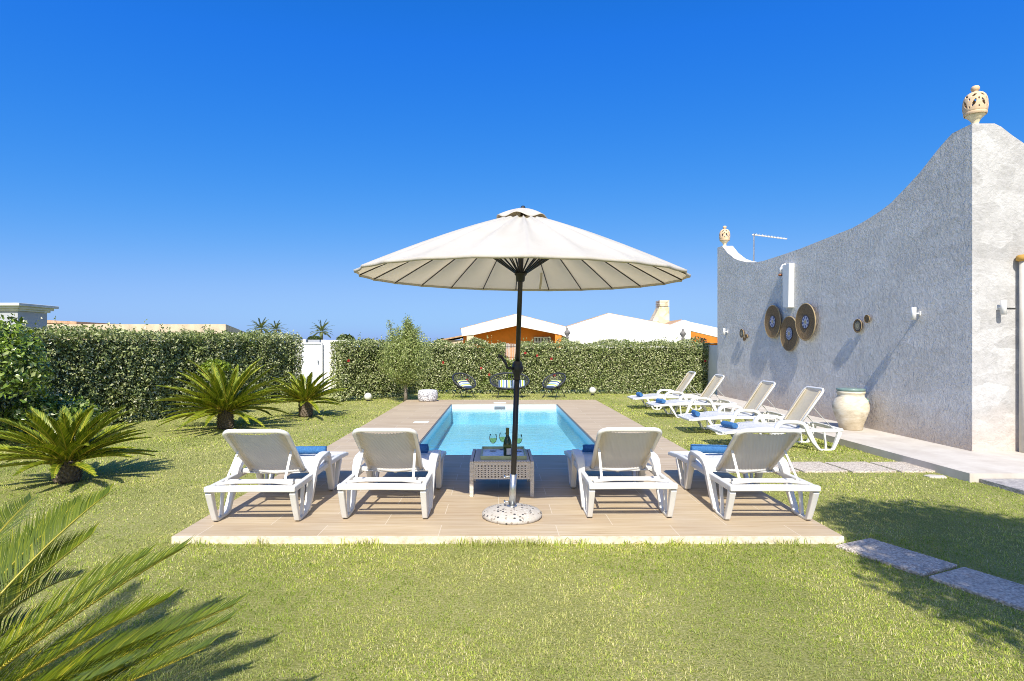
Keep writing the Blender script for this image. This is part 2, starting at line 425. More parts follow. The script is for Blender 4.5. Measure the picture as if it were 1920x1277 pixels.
    M['lime_leaf'] = leafmat('lime_leaf', [(0, (.10,.17,.012)), (1, (.30,.38,.03))], .4, .3)
    M['olive_leaf'] = leafmat('olive_leaf', [(0, (.13,.18,.045)), (.4, (.27,.34,.09)), (.75, (.42,.47,.17)), (1, (.60,.62,.34))], .45, .25)
    M['sago_leaf'] = leafmat('cycad_leaflet', [(0, (.10,.15,.012)), (.5, (.23,.29,.024)), (.85, (.38,.41,.035)), (1, (.50,.48,.07))], .26, .25, spec=.6)
    M['sago_near'] = leafmat('sunlit_cycad_leaflet', [(0, (.075,.115,.008)), (.75, (.15,.195,.011)), (.95, (.27,.28,.016)), (1, (.46,.40,.03))], .28, .25, spec=.5)
    M['rachis'] = simple('yellow_green_midrib', (.40,.33,.035), .4)
    M['palm_leaf'] = leafmat('distant_palm_leaf', [(0, (.10,.14,.05)), (1, (.27,.30,.14))], .5, .25)
    t = NT('cycad_trunk'); co = t.coord()
    c = t.ramp(t.noise(co, 40, 5, .7), [(.3, (.05,.037,.026)), (.55, (.18,.14,.10)), (.75, (.36,.31,.25))]); M['cycad_trunk'] = t.set(c, .9, t.bump(t.noise(co, 60, 4), .6, .01))
    M['bark'] = simple('grey_bark', (.22,.19,.15), .9, 0, .3, 30, .6, 50)
    M['tree_leaf'] = leafmat('dark_tree_leaf', [(0, (.03,.055,.012)), (1, (.11,.15,.04))], .45, .2)
    M['flower'] = simple('red_petal', (.42,.02,.02), .6)
    # lawn
    t = NT('lawn_soil'); co = t.coord()
    n = t.noise(co, 60, 6, .75); n2 = t.noise(co, .9, 4)
    c = t.ramp(n, [(.30, (.16,.17,.045)), (.46, (.33,.34,.10)), (.6, (.50,.46,.21)), (.74, (.64,.57,.36))])
    c = t.mix(t.math('MULTIPLY', t.ramp(n2, [(.4, (0,0,0)), (.65, (1,1,1))]), .35), c, (.14,.19,.03))
    M['lawn'] = t.set(c, .95, t.bump(n, .8, .03), spec=.1)
    t = NT('grass_blade'); g = t.new('ShaderNodeNewGeometry'); co = t.coord()
    c = t.ramp(g.outputs['Random Per Island'], [(0, (.15,.24,.02)), (.25, (.38,.49,.055)), (.5, (.59,.69,.10)), (.76, (.68,.63,.20)), (.90, (.80,.71,.36)), (1, (.84,.76,.50))])
    n2 = t.noise(co, 1.1, 4, .6); n3 = t.noise(co, .45, 3)
    c = t.mix(t.math('MULTIPLY', t.ramp(n2, [(.44, (0,0,0)), (.58, (1,1,1))]), .6), c, (.20,.30,.03))
    c = t.mix(t.math('MULTIPLY', t.ramp(n3, [(.46, (0,0,0)), (.62, (1,1,1))]), .42), c, (.68,.60,.30))
    t.set(c, .5, spec=.3)
    tr = t.new('ShaderNodeBsdfTranslucent'); t.lk(c, tr.inputs['Color'])
    mx = t.new('ShaderNodeMixShader'); mx.inputs[0].default_value = .36
    t.lk(t.p.outputs[0], mx.inputs[1]); t.lk(tr.outputs[0], mx.inputs[2]); t.lk(mx.outputs[0], t.out.inputs['Surface']); M['grass'] = t.m
    # furniture by the hedge
    M['cord'] = simple('dark_blue_grey_cord', (.03,.035,.05), .5)
    t = NT('striped_cushion'); co = t.coord()
    sp = t.new('ShaderNodeSeparateXYZ'); t.lk(co, sp.inputs[0])
    fr = t.math('FRACT', t.math('MULTIPLY', sp.outputs['X'], 4.6))
    c = t.ramp(fr, [(0, (.52,.53,.53)), (.14, (.04,.08,.16)), (.34, (.54,.55,.54)), (.46, (.36,.44,.05)), (.64, (.54,.55,.54)), (.74, (.18,.32,.44)), (.90, (.54,.55,.55))], 'CONSTANT'); M['stripe'] = t.set(c, .9)
    t = NT('grey_white_knit'); co = t.coord()
    v = t.new('ShaderNodeTexVoronoi'); v.inputs['Scale'].default_value = 26; t.lk(co, v.inputs['Vector'])
    c = t.ramp(v.outputs['Distance'], [(.1, (.78,.78,.78)), (.5, (.58,.58,.60)), (.8, (.25,.25,.28))]); M['knit'] = t.set(c, .9, t.bump(v.outputs['Distance'], .8, .02))
    t = NT('frosted_globe'); M['globe'] = t.set((.70,.70,.68), .25)
    M['white_lamp'] = simple('white_lamp_enamel', (.72,.72,.70), .4, 0, .03)
    M['pipe'] = simple('pale_grey_pipe', (.55,.53,.48), .6, 0, .1, 6)
    M['ochre'] = simple('ochre_terracotta', (.50,.29,.06), .7, 0, .2, 12)
make_mats()

# ------------------------------------------------------------------ camera, light
cam = bpy.data.cameras.new('camera'); co = bpy.data.objects.new('camera', cam); COL.objects.link(co)
co.location = (0,0,1.5); co.rotation_euler = (R(90),0,0)
cam.sensor_width = 36; cam.lens = 20.25; cam.shift_x = .0130; cam.shift_y = .0060
cam.clip_start = .05; cam.clip_end = 2000
S.camera = co
to_sun = V((-.08,-1.0,1.0)).normalized()
sun = bpy.data.lights.new('sun', 'SUN'); so = bpy.data.objects.new('sun', sun); COL.objects.link(so)
sun.energy = 3.45; sun.angle = R(.5); sun.color = (1,.94,.82)
so.rotation_euler = to_sun.to_track_quat('Z', 'Y').to_euler(); so.location = (-2,-10,12)
W = bpy.data.worlds.new('World'); S.world = W; W.use_nodes = True
wn = W.node_tree.nodes; bg = wn['Background']
sky = wn.new('ShaderNodeTexSky'); sky.sky_type = 'NISHITA'; sky.sun_disc = False
sky.sun_elevation = math.asin(to_sun.z); sky.sun_rotation = math.atan2(to_sun.x, to_sun.y)
sky.air_density = .6; sky.dust_density = 1.15; sky.ozone_density = 6.0; sky.altitude = 0
sep = wn.new('ShaderNodeSeparateColor'); cmb = wn.new('ShaderNodeCombineColor'); ln = W.node_tree.links
ln.new(sky.outputs[0], sep.inputs[0])
def wmath(op, a, b):
    m_ = wn.new('ShaderNodeMath'); m_.operation = op
    for k_, x_ in ((0, a), (1, b)):
        if isinstance(x_, (int, float)): m_.inputs[k_].default_value = x_
        else: ln.new(x_, m_.inputs[k_])
    return m_.outputs[0]
# camera-like colour response of the clear sky; the out-of-view aureole round the sun is boosted for fill light
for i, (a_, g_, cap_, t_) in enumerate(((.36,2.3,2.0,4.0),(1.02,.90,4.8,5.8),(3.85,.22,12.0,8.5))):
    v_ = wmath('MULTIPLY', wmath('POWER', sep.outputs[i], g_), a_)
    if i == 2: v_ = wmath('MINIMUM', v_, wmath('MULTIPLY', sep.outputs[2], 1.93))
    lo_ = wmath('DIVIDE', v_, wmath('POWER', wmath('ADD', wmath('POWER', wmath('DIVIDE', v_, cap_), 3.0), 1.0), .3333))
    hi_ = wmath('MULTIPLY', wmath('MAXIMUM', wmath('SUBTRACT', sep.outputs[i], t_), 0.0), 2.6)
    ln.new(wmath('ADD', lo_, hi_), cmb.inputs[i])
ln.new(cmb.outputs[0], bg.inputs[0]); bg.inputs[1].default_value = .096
S.view_settings.view_transform = 'Standard'; S.view_settings.look = 'None'; S.view_settings.exposure = .87; S.view_settings.gamma = 1
S.cycles.filter_width = .95; S.cycles.use_denoising = True; S.cycles.denoising_prefilter = 'NONE'; S.cycles.use_adaptive_sampling = False; S.cycles.sample_clamp_indirect = 4
S.cycles.max_bounces = 8; S.cycles.transparent_max_bounces = 12; S.cycles.caustics_reflective = False; S.cycles.caustics_refractive = False

F = 1080.0
def pt(px, py, Y): return V(((px-935)*Y/F, Y, 1.5-(py-650)*Y/F))
def gY(py, z=0): return F*(1.5-z)/(py-650)

# ------------------------------------------------------------------ ground, lawn
DZ = .06
DX0, DX1, DY0, DY1 = -2.48, 2.62, 4.39, 15.62
PX0, PX1, PY0, PY1 = -1.20, 1.47, 7.66, 14.53
g = MB()
# ground sheet with a hole under the pool
xs = [-600, PX0-.05, PX1+.05, 600]; ys = [-300, PY0-.05, PY1+.05, 1200]
for i in range(3):
    for j in range(3):
        if i == 1 and j == 1: continue
        g.add([(xs[i],ys[j],0),(xs[i+1],ys[j],0),(xs[i+1],ys[j+1],0),(xs[i],ys[j+1],0)], [(0,1,2,3)])
kind(g.build('ground', M['lawn']), 'structure')

SLABS = []   # (name, 4 corner xy)
def slab_quad(cx, cy, w, d, a): 
    c, s_ = math.cos(a), math.sin(a)
    return [(cx + c*x - s_*y, cy + s_*x + c*y) for x, y in ((-w/2,-d/2),(w/2,-d/2),(w/2,d/2),(-w/2,d/2))]
for i, (cx, labl) in enumerate(((5.045, 'pebble stepping slab closest to the concrete path'), (4.465, 'pebble stepping slab second from the concrete path'),
                                (3.885, 'pebble stepping slab third from the concrete path, behind the right front lounger'), (3.305, 'pebble stepping slab closest to the deck, half hidden by the right front lounger'))):
    SLABS.append((slab_quad(cx, 7.13, .535, .55, R(3)), labl))
SLABS.append((slab_quad(2.815, 4.105, .60, .395, R(-66)), 'dappled pebble slab at the right front corner of the deck'))
SLABS.append((slab_quad(3.085, 3.495, .66, .395, R(-66)), 'shaded pebble slab cut by the right edge of the photo'))
for q, labl in SLABS:
    cx = sum(p[0] for p in q)/4; cy = sum(p[1] for p in q)/4
    m = MB(); m.prism([(p[0]-cx, p[1]-cy) for p in q], lambda u, w, d: (u, w, d), -.03, .022)
    o = m.build('paving_slab', M['slab'], bevel=.008); o.location = (cx, cy, 0)
    tag(o, labl, 'paving slab', 'pebble slabs set in the lawn')
m = MB(); m.prism([(-.10,-.05),(.08,-.07),(.12,.03),(-.02,.07),(-.11,.04)], lambda u, w, d: (u, w, d), -.02, .018)
o = m.build('paving_slab', M['concrete'], bevel=.006); o.location = (5.02, 6.62, 0)
tag(o, 'small broken pale slab fragment at the kerb of the concrete path', 'paving slab')

# path along the house and the worn apron in front of it
m = MB(); m.box(5.2, 6.36, 6.36, 17.2, -.1, .10).box(6.36, 14, 6.36, 7.73, -.1, .10)
pa = kind(m.build('path', M['concrete']), 'structure')
m = MB(); m.prism([(5.32,2.4),(14,2.4),(14,6.35),(5.30,6.35)], lambda u, w, d: (u, w, d), -.1, .045)
kind(m.build('pavement', M['worn']), 'structure')

def inside_poly(x, y, q):
    r = np.ones(len(x), bool)
    for i in range(4):
        a = q[i]; b = q[(i+1) % 4]
        r &= ((b[0]-a[0])*(y-a[1]) - (b[1]-a[1])*(x-a[0])) > 0
    return r
def vnoise(x, y, s, seed):
    r = np.random.default_rng(seed); k = 8; out = np.zeros(len(x))
    for _ in range(k):
        a = r.uniform(0, 2*PI); f = s*r.uniform(.6,1.6); out += np.sin((x*math.cos(a)+y*math.sin(a))*f + r.uniform(0,6.28))
    return out/k
def hedge_x(Y): return -8.0 + (Y-8.6)*2.4/7.9
def grass():
    # rough tufts against the front of the deck
    ext = []
    for cx_, w_, k_ in ((-.98,.05,40),(-1.12,.04,22),(-.22,.10,120),(.02,.14,170),(.30,.12,150),(.62,.05,40),(1.35,.06,40),(1.72,.04,26),(2.2,.08,50),(-1.8,.06,36),(-2.25,.05,30)):
        ext.append(np.stack([rng.normal(cx_, w_, k_), DY0-.02-np.abs(rng.normal(0,.035,k_))], 1))
    ext = np.concatenate(ext)
    bands = [(1.4,3.2,27000),(3.2,4.6,18000),(4.6,6.5,8500),(6.5,9.5,4200),(9.5,13,1700),(13,18.4,1100)]
    VV = []; LL = []; SS = []; off = 0
    for y0, y1, dens in bands:
        xa = -.90*y1-1.3; xb = min(.93*y1+1.3, 6.5)
        n = int((xb-xa)*(y1-y0)*dens)
        x = rng.uniform(xa, xb, n); y = rng.uniform(y0, y1, n)
        ok = (x > -.90*y-1.3) & (x < .93*y+1.3)
        ok &= ~((x > DX0-.012) & (x < DX1+.012) & (y > DY0-.015) & (y < DY1+.012))
        ok &= ~((x > 5.19) & (y > 6.35)) & ~((x > 5.30) & (y <= 6.35))
        ok &= x > np.where(y > 8.0, hedge_x(y)-.2, -9.5)
        for q, _ in SLABS: ok &= ~inside_poly(x, y, q)
        # thin patches
        cl = vnoise(x, y, 46, 21); ok &= rng.uniform(0,1,n) < (.72 + .45*vnoise(x, y, 3.0, 3) + .6*cl)
        x = x[ok]; y = y[ok]; cl = cl[ok]
        first = y0 == 3.2; m0 = len(x)
        if first: x = np.concatenate([x, ext[:,0]]); y = np.concatenate([y, ext[:,1]]); cl = np.concatenate([cl, np.zeros(len(ext))])
        n = len(x)
        sc = np.clip(y/4.0, .8, 3.2)
        L = rng.uniform(.010,.029,n)*(1 + .35*vnoise(x, y, 2.2, 5) + .35*cl)*np.clip(.75+.18*sc, .9, 1.3)
        w = rng.uniform(.0024,.0050,n)*sc
        # longer fringe against the deck front and slabs
        fr = (np.abs(y-DY0) < .05) & (x > DX0-.1) & (x < DX1+.1) & (vnoise(x, y*0, 5, 9) > .02); L = np.where(fr, L*rng.uniform(1.0,2.5,n), L)
        if first: L[m0:] = rng.uniform(.035,.085,n-m0); w[m0:] = rng.uniform(.003,.006,n-m0)
        az = rng.uniform(0, 2*PI, n); lean = rng.uniform(.35,1.40,n)
        if first: lean[m0:] = rng.uniform(.05,.9,n-m0)
        d = np.stack([np.cos(az), np.sin(az), np.zeros(n)], 1); sd = np.stack([-np.sin(az+rng.normal(0,.5,n)), np.cos(az), np.zeros(n)], 1)
        b = np.stack([x, y, np.full(n, -.003)], 1)
        up = np.array([0,0,1.])
        mid = b + d*(L*np.sin(lean)*.45)[:,None] + up*(L*np.cos(lean)*.62)[:,None]
        l2 = lean + rng.uniform(.1,.6,n)
        tip = mid + d*(L*np.sin(l2)*.5)[:,None] + up*(L*np.cos(l2)*.45)[:,None]
        W2 = (w/2)[:,None]
        v = np.stack([b - sd*W2, b + sd*W2, mid + sd*W2*.85, mid - sd*W2*.85, tip], 1).reshape(-1,3)
        i0 = off + np.arange(n)*5
        lp = np.stack([i0,i0+1,i0+2,i0+3, i0+3,i0+2,i0+4], 1).ravel()
        VV.append(v); LL.append(lp); SS.append(np.tile([4,3], n)); off += 5*n
    o = np_mesh('grass', np.concatenate(VV), np.concatenate(LL), np.concatenate(SS), M['grass'])
    kind(o, 'stuff', 'short sunlit lawn grass with dry straw patches around the pool deck', 'grass')
grass()

# ------------------------------------------------------------------ deck and pool
m = MB(); e = .004
m.box(DX0, DX1, DY0, PY0, DZ-.022, DZ)
m.box(DX0, PX0, PY0, PY1, DZ-.022, DZ).box(PX1, DX1, PY0, PY1, DZ-.022, DZ)
m.box(DX0, DX1, PY1, DY1, DZ-.022, DZ)
deck = kind(m.build('pool_deck', M['deck']), 'structure')
m = MB()
m.box(DX0+.01, DX1-.01, DY0+.02, PY0-.02, -.1, DZ-.022)
m.box(DX0-.004, DX1+.004, DY0-.016, DY0-.001, -.1, DZ-.003)
m.box(DX0+.01, PX0-.02, PY0-.02, PY1+.02, -.1, DZ-.022).box(PX1+.02, DX1-.01, PY0-.02, PY1+.02, -.1, DZ-.022)
m.box(DX0+.01, DX1-.01, PY1+.02, DY1-.01, -.1, DZ-.022)
kind(m.build('deck_base', M['skirt']), 'structure')

WZ = -.045
pool = tag(empty('swimming_pool', ((PX0+PX1)/2, (PY0+PY1)/2, 0)), 'rectangular turquoise swimming pool sunk in the tiled deck', 'swimming pool')
def P(m, name, mat, **k):
    o = m.build(name, mat, pool, **k); o.location = -pool.location; return o
m = MB(); B = -.44
m.add([(PX0,PY0,B),(PX1,PY0,B),(PX1,PY1,B),(PX0,PY1,B)], [(0,1,2,3)])
P(m, 'pool_floor', M['liner'])
m = MB(); t_ = -.075
for a, b in (((PX0,PY0),(PX1,PY0)),((PX1,PY0),(PX1,PY1)),((PX1,PY1),(PX0,PY1)),((PX0,PY1),(PX0,PY0))):
    m.add([(a[0],a[1],B),(b[0],b[1],B),(b[0],b[1],t_),(a[0],a[1],t_)], [(0,1,2,3)])
P(m, 'pool_wall', M['liner'])
m = MB()
for a, b in (((PX0,PY0),(PX1,PY0)),((PX1,PY0),(PX1,PY1)),((PX1,PY1),(PX0,PY1)),((PX0,PY1),(PX0,PY0))):
    m.add([(a[0],a[1],t_),(b[0],b[1],t_),(b[0],b[1],DZ-.02),(a[0],a[1],DZ-.02)], [(0,1,2,3)])
P(m, 'waterline_band', M['liner_white'])
m = MB(); r_ = .018
m.box(PX0-.001, PX0+r_, PY0+r_, PY1-r_, DZ-.03, DZ-.012).box(PX1-r_, PX1+.001, PY0+r_, PY1-r_, DZ-.03, DZ-.012)
P(m, 'rim_profile', M['edge_dark'])
# skimmer mouth at the far end and lid on the deck
m = MB(); cx = .03
for x0, x1, z0, z1 in ((cx-.17,cx+.17,-.005,.015),(cx-.17,cx-.14,-.09,-.005),(cx+.14,cx+.17,-.09,-.005),(cx-.17,cx+.17,-.105,-.09)):
    m.box(x0, x1, PY1-.02, PY1-.002, z0, z1)
sk = P(m, 'skimmer', M['liner_white'])
m = MB(); m.box(cx-.139, cx+.139, PY1-.012, PY1-.003, -.089, -.006); P(m, 'skimmer_mouth', M['edge_dark'])
m = MB(); m.box(cx-.16, cx+.16, PY1+.10, PY1+.38, DZ-.001, DZ+.006); o = m.build('skimmer_cover', M['liner_white'], bevel=.003)
tag(o, 'white square skimmer lid set in the deck at the far end of the pool', 'cover')
m = MB(); x_ = (790-935)*gY(791.5, DZ)/F; m.box(x_-.14, x_+.14, gY(791.5,DZ)-.12, gY(791.5,DZ)+.12, DZ-.001, DZ+.006); o = m.build('skimmer_cover', M['liner_white'], bevel=.003)
tag(o, 'white square lid set in the deck left of the pool', 'cover')
m = MB(); m.grid(lambda u, v: (PX0+.002+(PX1-PX0-.004)*u, PY0+.002+(PY1-PY0-.004)*v, WZ), 4, 8)
wo = m.build('water', M['water'], smooth=True)
if wo.data.polygons[0].normal.z < 0: wo.data.flip_normals()
kind(wo, 'structure')

# ------------------------------------------------------------------ sun loungers
def make_lounger(angle):
    root = empty('sun_lounger')
    pl = M['plastic']; X = .335
    # frame: side rails, rear and toe crossbars
    m = MB()
    for s in (-1, 1):
        m.band([(s*X,.03,.292),(s*X,.6,.292),(s*X,1.02,.295),(s*X,1.45,.283),(s*X,1.70,.262),(s*X,1.79,.25)], (1,0,0), .042, [.052,.05,.05,.05,.045,.035])
    m.band([(-.362,.022,.298),(0,.016,.302),(.362,.022,.298)], (0,1,0), .062, .046)
    m.band([(-.315,.34,.285),(.315,.34,.285)], (0,1,0), .05, .035)
    m.band([(-.315,1.05,.27),(.315,1.05,.27)], (0,1,0), .04, .04)
    m.band([(-.315,1.40,.25),(.315,1.40,.25)], (0,1,0), .04, .04)
    m.build('frame', pl, root, bevel=.010, seg=3)
    # four legs, each a trapezoid with two openings
    for s in (-1, 1):
        m = MB(); x = s*X
        m.band([(x,.035,.272),(x,.085,.14),(x,.135,.028),(x,.165,.012),(x,.325,.012),(x,.37,.03),(x,.45,.17),(x,.50,.268)], (1,0,0), [.052,.048,.044,.042,.042,.044,.048,.05], [.062,.050,.040,.026,.026,.036,.046,.06])
        m.band([(x,.245,.024),(x,.255,.14),(x,.275,.268)], (1,0,0), .030, [.034,.024,.034])
        m.build('leg', pl, root, bevel=.008, seg=2)
        m = MB()
        m.band([(x,1.04,.272),(x,1.09,.15),(x,1.14,.030),(x,1.165,.012),(x,1.29,.012),(x,1.325,.03),(x,1.41,.16),(x,1.475,.262)], (1,0,0), [.05,.046,.044,.042,.042,.044,.046,.05], [.058,.046,.036,.026,.026,.036,.044,.056])
        m.band([(x,1.225,.024),(x,1.235,.14),(x,1.25,.266)], (1,0,0), .030, [.034,.024,.034])
        m.build('leg', pl, root, bevel=.008, seg=2)
        m = MB(); xa = s*.345
        m.band([(xa,.36,.026),(xa,.455,.14),(xa,.525,.27),(xa,.56,.345),(xa,.605,.39),(xa,.67,.412),(xa,.84,.422),(xa,.93,.412),(xa,.985,.375),(xa,1.03,.29),(xa,1.085,.15),(xa,1.15,.022)], (1,0,0),
               [.046,.050,.058,.066,.076,.082,.082,.076,.066,.056,.050,.046], [.038,.054,.064,.062,.055,.046,.044,.052,.060,.060,.048,.034])
        m.build('armrest', pl, root, bevel=.010, seg=3)
    # seat: moulded, with a raised knee, slotted across
    def zs(y):
        pts = [(.60,.315),(.70,.312),(.85,.318),(1.0,.332),(1.12,.338),(1.24,.330),(1.38,.308),(1.55,.292),(1.80,.262)]
        for (a, za), (b, zb) in zip(pts, pts[1:]):
            if y <= b:
                t = (y-a)/(b-a); t = t*t*(3-2*t); return za+(zb-za)*t
        return pts[-1][1]
    m = MB(); N = 40
    for k in range(N):
        y0 = .60 + 1.2*k/N; y1 = y0 + 1.2/N*.80
        m.grid(lambda u, v: (-.318+.636*u, y0+(y1-y0)*v, zs(y0+(y1-y0)*v)-.012*(1-(2*u-1)**2)), 8, 1)
    seat = m.build('seat', pl, root, smooth=True, solid=.010)
    m = MB()
    for s in (-1, 0, 1):
        m.band([(s*.31, .60+1.2*k/24, zs(.60+1.2*k/24)-.010-(.012 if s == 0 else 0)) for k in range(25)], (1,0,0), .03, .02)
    m.band([(-.325,1.795,.252),(0,1.812,.252),(.325,1.795,.252)], (0,1,0), .05, .036)
    m.build('seat_rim', pl, root, bevel=.006)
    # backrest, its origin on the hinge
    L = .685; hw = .255
    piv = empty if False else None
    m = MB(); rad = .07
    ol = [(-hw+.02,0)] 
    for cx, a0 in ((-hw+rad, 180), (hw-rad, 90)):
        for k in range(7):
            a = R(a0 - 15*k); ol.append((cx+rad*math.cos(a), L-rad+rad*math.sin(a)))
    ol.append((hw-.02,0)); 
    m.tube([(x, -v, 0) for x, v in ol], .019, 8)
    m.tube([(-hw+.02,0,0),(0,-.012,-.03),(hw-.02,0,0)], .017, 8)
    br = m.build('backrest', pl, root, smooth=True, loc=(0,.62,.325), rot=(-angle,0,0))
    m = MB(); n = 40
    def bow(u, v): return -.020*(1-(2*u-1)**2) - .012*math.sin(PI*v)
    for k in range(n):
        v0 = .03 + .93*k/n; dv = .93/n*1.06
        def fn(u, v, v0=v0, dv=dv):
            x = -hw+.02+(2*hw-.04)*u
            vv = v0+dv*v + .0034*math.sin(u*2*PI*17+k*1.1)
            return (x, -vv*L, bow(u, vv) + .0032*v + .002*math.sin(u*2*PI*17+k*1.1))
        m.grid(fn, 68, 1)
    m.build('backrest_panel', M['cream_plastic'], br, smooth=True)
    for s in (-1, 1):
        m = MB(); m.band([(s*(hw-.05), -.06, .016), (s*(hw-.05), -.64, .016)], (1,0,0), .042, .022)
        m.build('backrest_rail', M['cream_plastic'], br, bevel=.006)
    # prop: two struts and a bar resting on the rails
    ca, sa = math.cos(angle), math.sin(angle)
    hy, hz = .62 - .40*ca, .325 + .40*sa
    for s in (-1, 1):
        m = MB(); xx = s*(hw-.03)
        m.band([(xx, hy, hz-.03), (s*(hw-.015), .10, .322)], (0,.5,.86), .030, .022)
        m.build('backrest_strut', pl, root, bevel=.006)
    m = MB(); m.band([(-.31,.105,.318),(-.15,.10,.335),(.15,.10,.335),(.31,.105,.318)], (0,1,0), .03, .026)
    m.build('strut_bar', pl, root, bevel=.008)
    for s in (-1, 1):
        m = MB(); m.tube([(s*(hw+.0),.62,.318),(s*.33,.62,.318)], .022, 10)
        m.build('hinge', pl, root, smooth=True)
    return root

lg = 'white plastic sun loungers in a row on the deck in front of the pool'
proto = make_lounger(R(38.5))
fronts = [(-1.99,4.60,R(1.0),'white reclined lounger on the deck, the leftmost of the four facing the pool'),
          (-.95,4.67,R(-.3),'white reclined lounger on the deck just left of the parasol'),
          (1.10,4.70,R(.3),'white reclined lounger on the deck just right of the parasol'),
          (2.225,4.63,R(-.5),'white reclined lounger at the right front corner of the deck')]
for i, (x, y, a, lb) in enumerate(fronts):
    o = proto if i == 0 else copy_tree(proto)
    o.location = (x, y, DZ); o.rotation_euler = (0,0,a); tag(o, lb, 'sun lounger', lg)
lg2 = 'white plastic sun loungers in a row on the lawn beside the house wall'
proto2 = make_lounger(R(54))
sides = [(4.95,8.64,R(90),'white raised lounger on the grass nearest the clay jar'),
         (4.95,10.12,R(90.5),'white raised lounger on the grass, second from the clay jar'),
         (4.98,12.44,R(91),'white raised lounger on the grass, third from the clay jar'),
         (4.92,14.02,R(90),'white raised lounger on the grass farthest away, next to the hedge')]
for i, (x, y, a, lb) in enumerate(sides):
    o = proto2 if i == 0 else copy_tree(proto2)
    o.location = (x, y, 0.0); o.rotation_euler = (0,0,a); o.scale = (1,.945,1); tag(o, lb, 'sun lounger', lg2)

# ------------------------------------------------------------------ rolled towels
def towel_mesh(L=.37, r=.052, turns=3.0):
    m = MB(); N = 110; th = r/turns*.82; prof = []
    for k in range(N+1):
        a = 2*PI*turns*k/N; rr = r*(.16 + .84*k/N)
        prof.append((rr*math.cos(a), rr*math.sin(a)*.93, rr, a))
    inn = [(x, z) for x, z, _, _ in prof]; 
    out = [((rr-th)*math.cos(a) if rr > th else .001*math.cos(a), ((rr-th) if rr > th else .001)*math.sin(a)*.93) for _, _, rr, a in prof]
    J = 16; vs = []
    for j in range(J+1):
        y = -L/2 + L*j/J
        wob = .0018*math.sin(j*1.7)+.0015*math.sin(j*3.1+1)
        e = 1 - (.06 if j in (0, J) else 0)
        for (x, z) in inn: vs.append((y + .004*math.sin(z*90), x*e*(1+wob*12), z*e*(1+wob*12)))
        for (x, z) in out: vs.append((y + .004*math.sin(z*90), x*e, z*e))
    K = 2*(N+1); fs = []
    for j in range(J):
        for k in range(N):
            a = j*K+k; fs.append((a, a+1, a+1+K, a+K))
            b = j*K+N+1+k; fs.append((b, b+K, b+1+K, b+1))
        a = j*K+N; b = j*K+2*N+1; fs.append((a, b, b+K, a+K))
    for j in (0, J):
        for k in range(N):
            fs.append((j*K+k, j*K+k+1, j*K+N+1+k+1, j*K+N+1+k))
    m.add(vs, fs)
    return m
tw = towel_mesh().build('rolled_towel', M['towel'], smooth=True)
def lpos(i, front):
    x, y, a, _ = (fronts if front else sides)[i]; z0 = DZ if front else 0
    ly = 1.50 if front else 1.49; lz = .298+.050 if front else .286+.050
    return (x - math.sin(a)*ly, y + math.cos(a)*ly, z0+lz), a
tl = [('rolled blue towel on the leftmost front lounger', 0, 1), ('rolled blue towel on the front lounger left of the parasol', 1, 1), ('rolled blue towel on the front lounger right of the parasol', 2, 1), ('rolled blue towel on the front lounger at the right deck corner', 3, 1),
      ('rolled blue towel on the side lounger nearest the clay jar', 0, 0), ('rolled blue towel on the side lounger second from the clay jar', 1, 0), ('rolled blue towel on the side lounger third from the clay jar', 2, 0), ('rolled blue towel on the side lounger next to the hedge', 3, 0)]
for k, (lb, i, fr) in enumerate(tl):
    o = tw if k == 0 else tw.copy()
    if k: COL.objects.link(o)
    p, a = lpos(i, fr); o.location = p
    o.rotation_euler = (R([20,70,-30,110][k % 4]), 0, a + R([3,-4,2,-7,12,-6,10,4][k])); tag(o, lb, 'towel', 'rolled blue towels laid on the loungers')
    if not fr: o.scale = (.82,1,1)

# ------------------------------------------------------------------ parasol
NR = 24; CR = 1.362; RISE = .525
pbase = V((.113,4.89,DZ))
par = tag(empty('parasol', pbase), 'open ecru parasol with many ribs, its dark pole standing in a round speckled base', 'parasol')
par.rotation_euler = (R(1.3), R(2.0), 0)
HZ = 2.03  # rim height above deck, in the parasol's own frame
def cz(r): return HZ + RISE*(1-(r/CR)**1.22)
TLT = .020
def canopy_pt(a, r, sag=1):
    ph = (a*NR/(2*PI)) % 1.0; k = 4*ph*(1-ph)
    rr = r*(1 - .022*k*(r/CR)**3)
    z = cz(rr) - sag*.17*k*(rr/CR)*(1-.94*rr/CR)
    return (rr*math.cos(a), rr*math.sin(a), z + TLT*rr*math.cos(a))
m = MB(); m.grid(lambda u, v: canopy_pt(u*2*PI, .13 + (CR-.13)*v), NR*8, 22)
m.build('canopy', M['canvas'], par, smooth=True)
m = MB()   # hem strip hanging from the rim
def hem(u, v):
    x, y, z = canopy_pt(u*2*PI, CR); return (x*(1+.001-.004*v), y*(1.001-.004*v), z - .022*v)
m.grid(hem, NR*8, 1); m.build('valance', M['canvas'], par, smooth=True, solid=.002)
m = MB()
def vent(u, v):
    a = u*2*PI; r = .02 + .20*v
    k = math.sin(a*6)
    return (r*math.cos(a), r*math.sin(a), HZ+RISE+.045 - .085*v**1.6 + .016*k*v**2)
m.grid(vent, 96, 8); m.build('vent_cap', M['canvas'], par, smooth=True, solid=.003)
m = MB(); m.lathe([(.0,.0),(.02,.0),(.022,.012),(.012,.028),(.0,.03)], 12, (0,0,HZ+RISE+.04)); m.build('finial', M['black_metal'], par, smooth=True)
m = MB(); m.tube([(0,0,.08),(0,0,1.30)], .0235, 14); m.tube([(0,0,1.22),(0,0,HZ+RISE+.03)], .0205, 14); m.build('pole', M['dark_metal'], par, smooth=True)
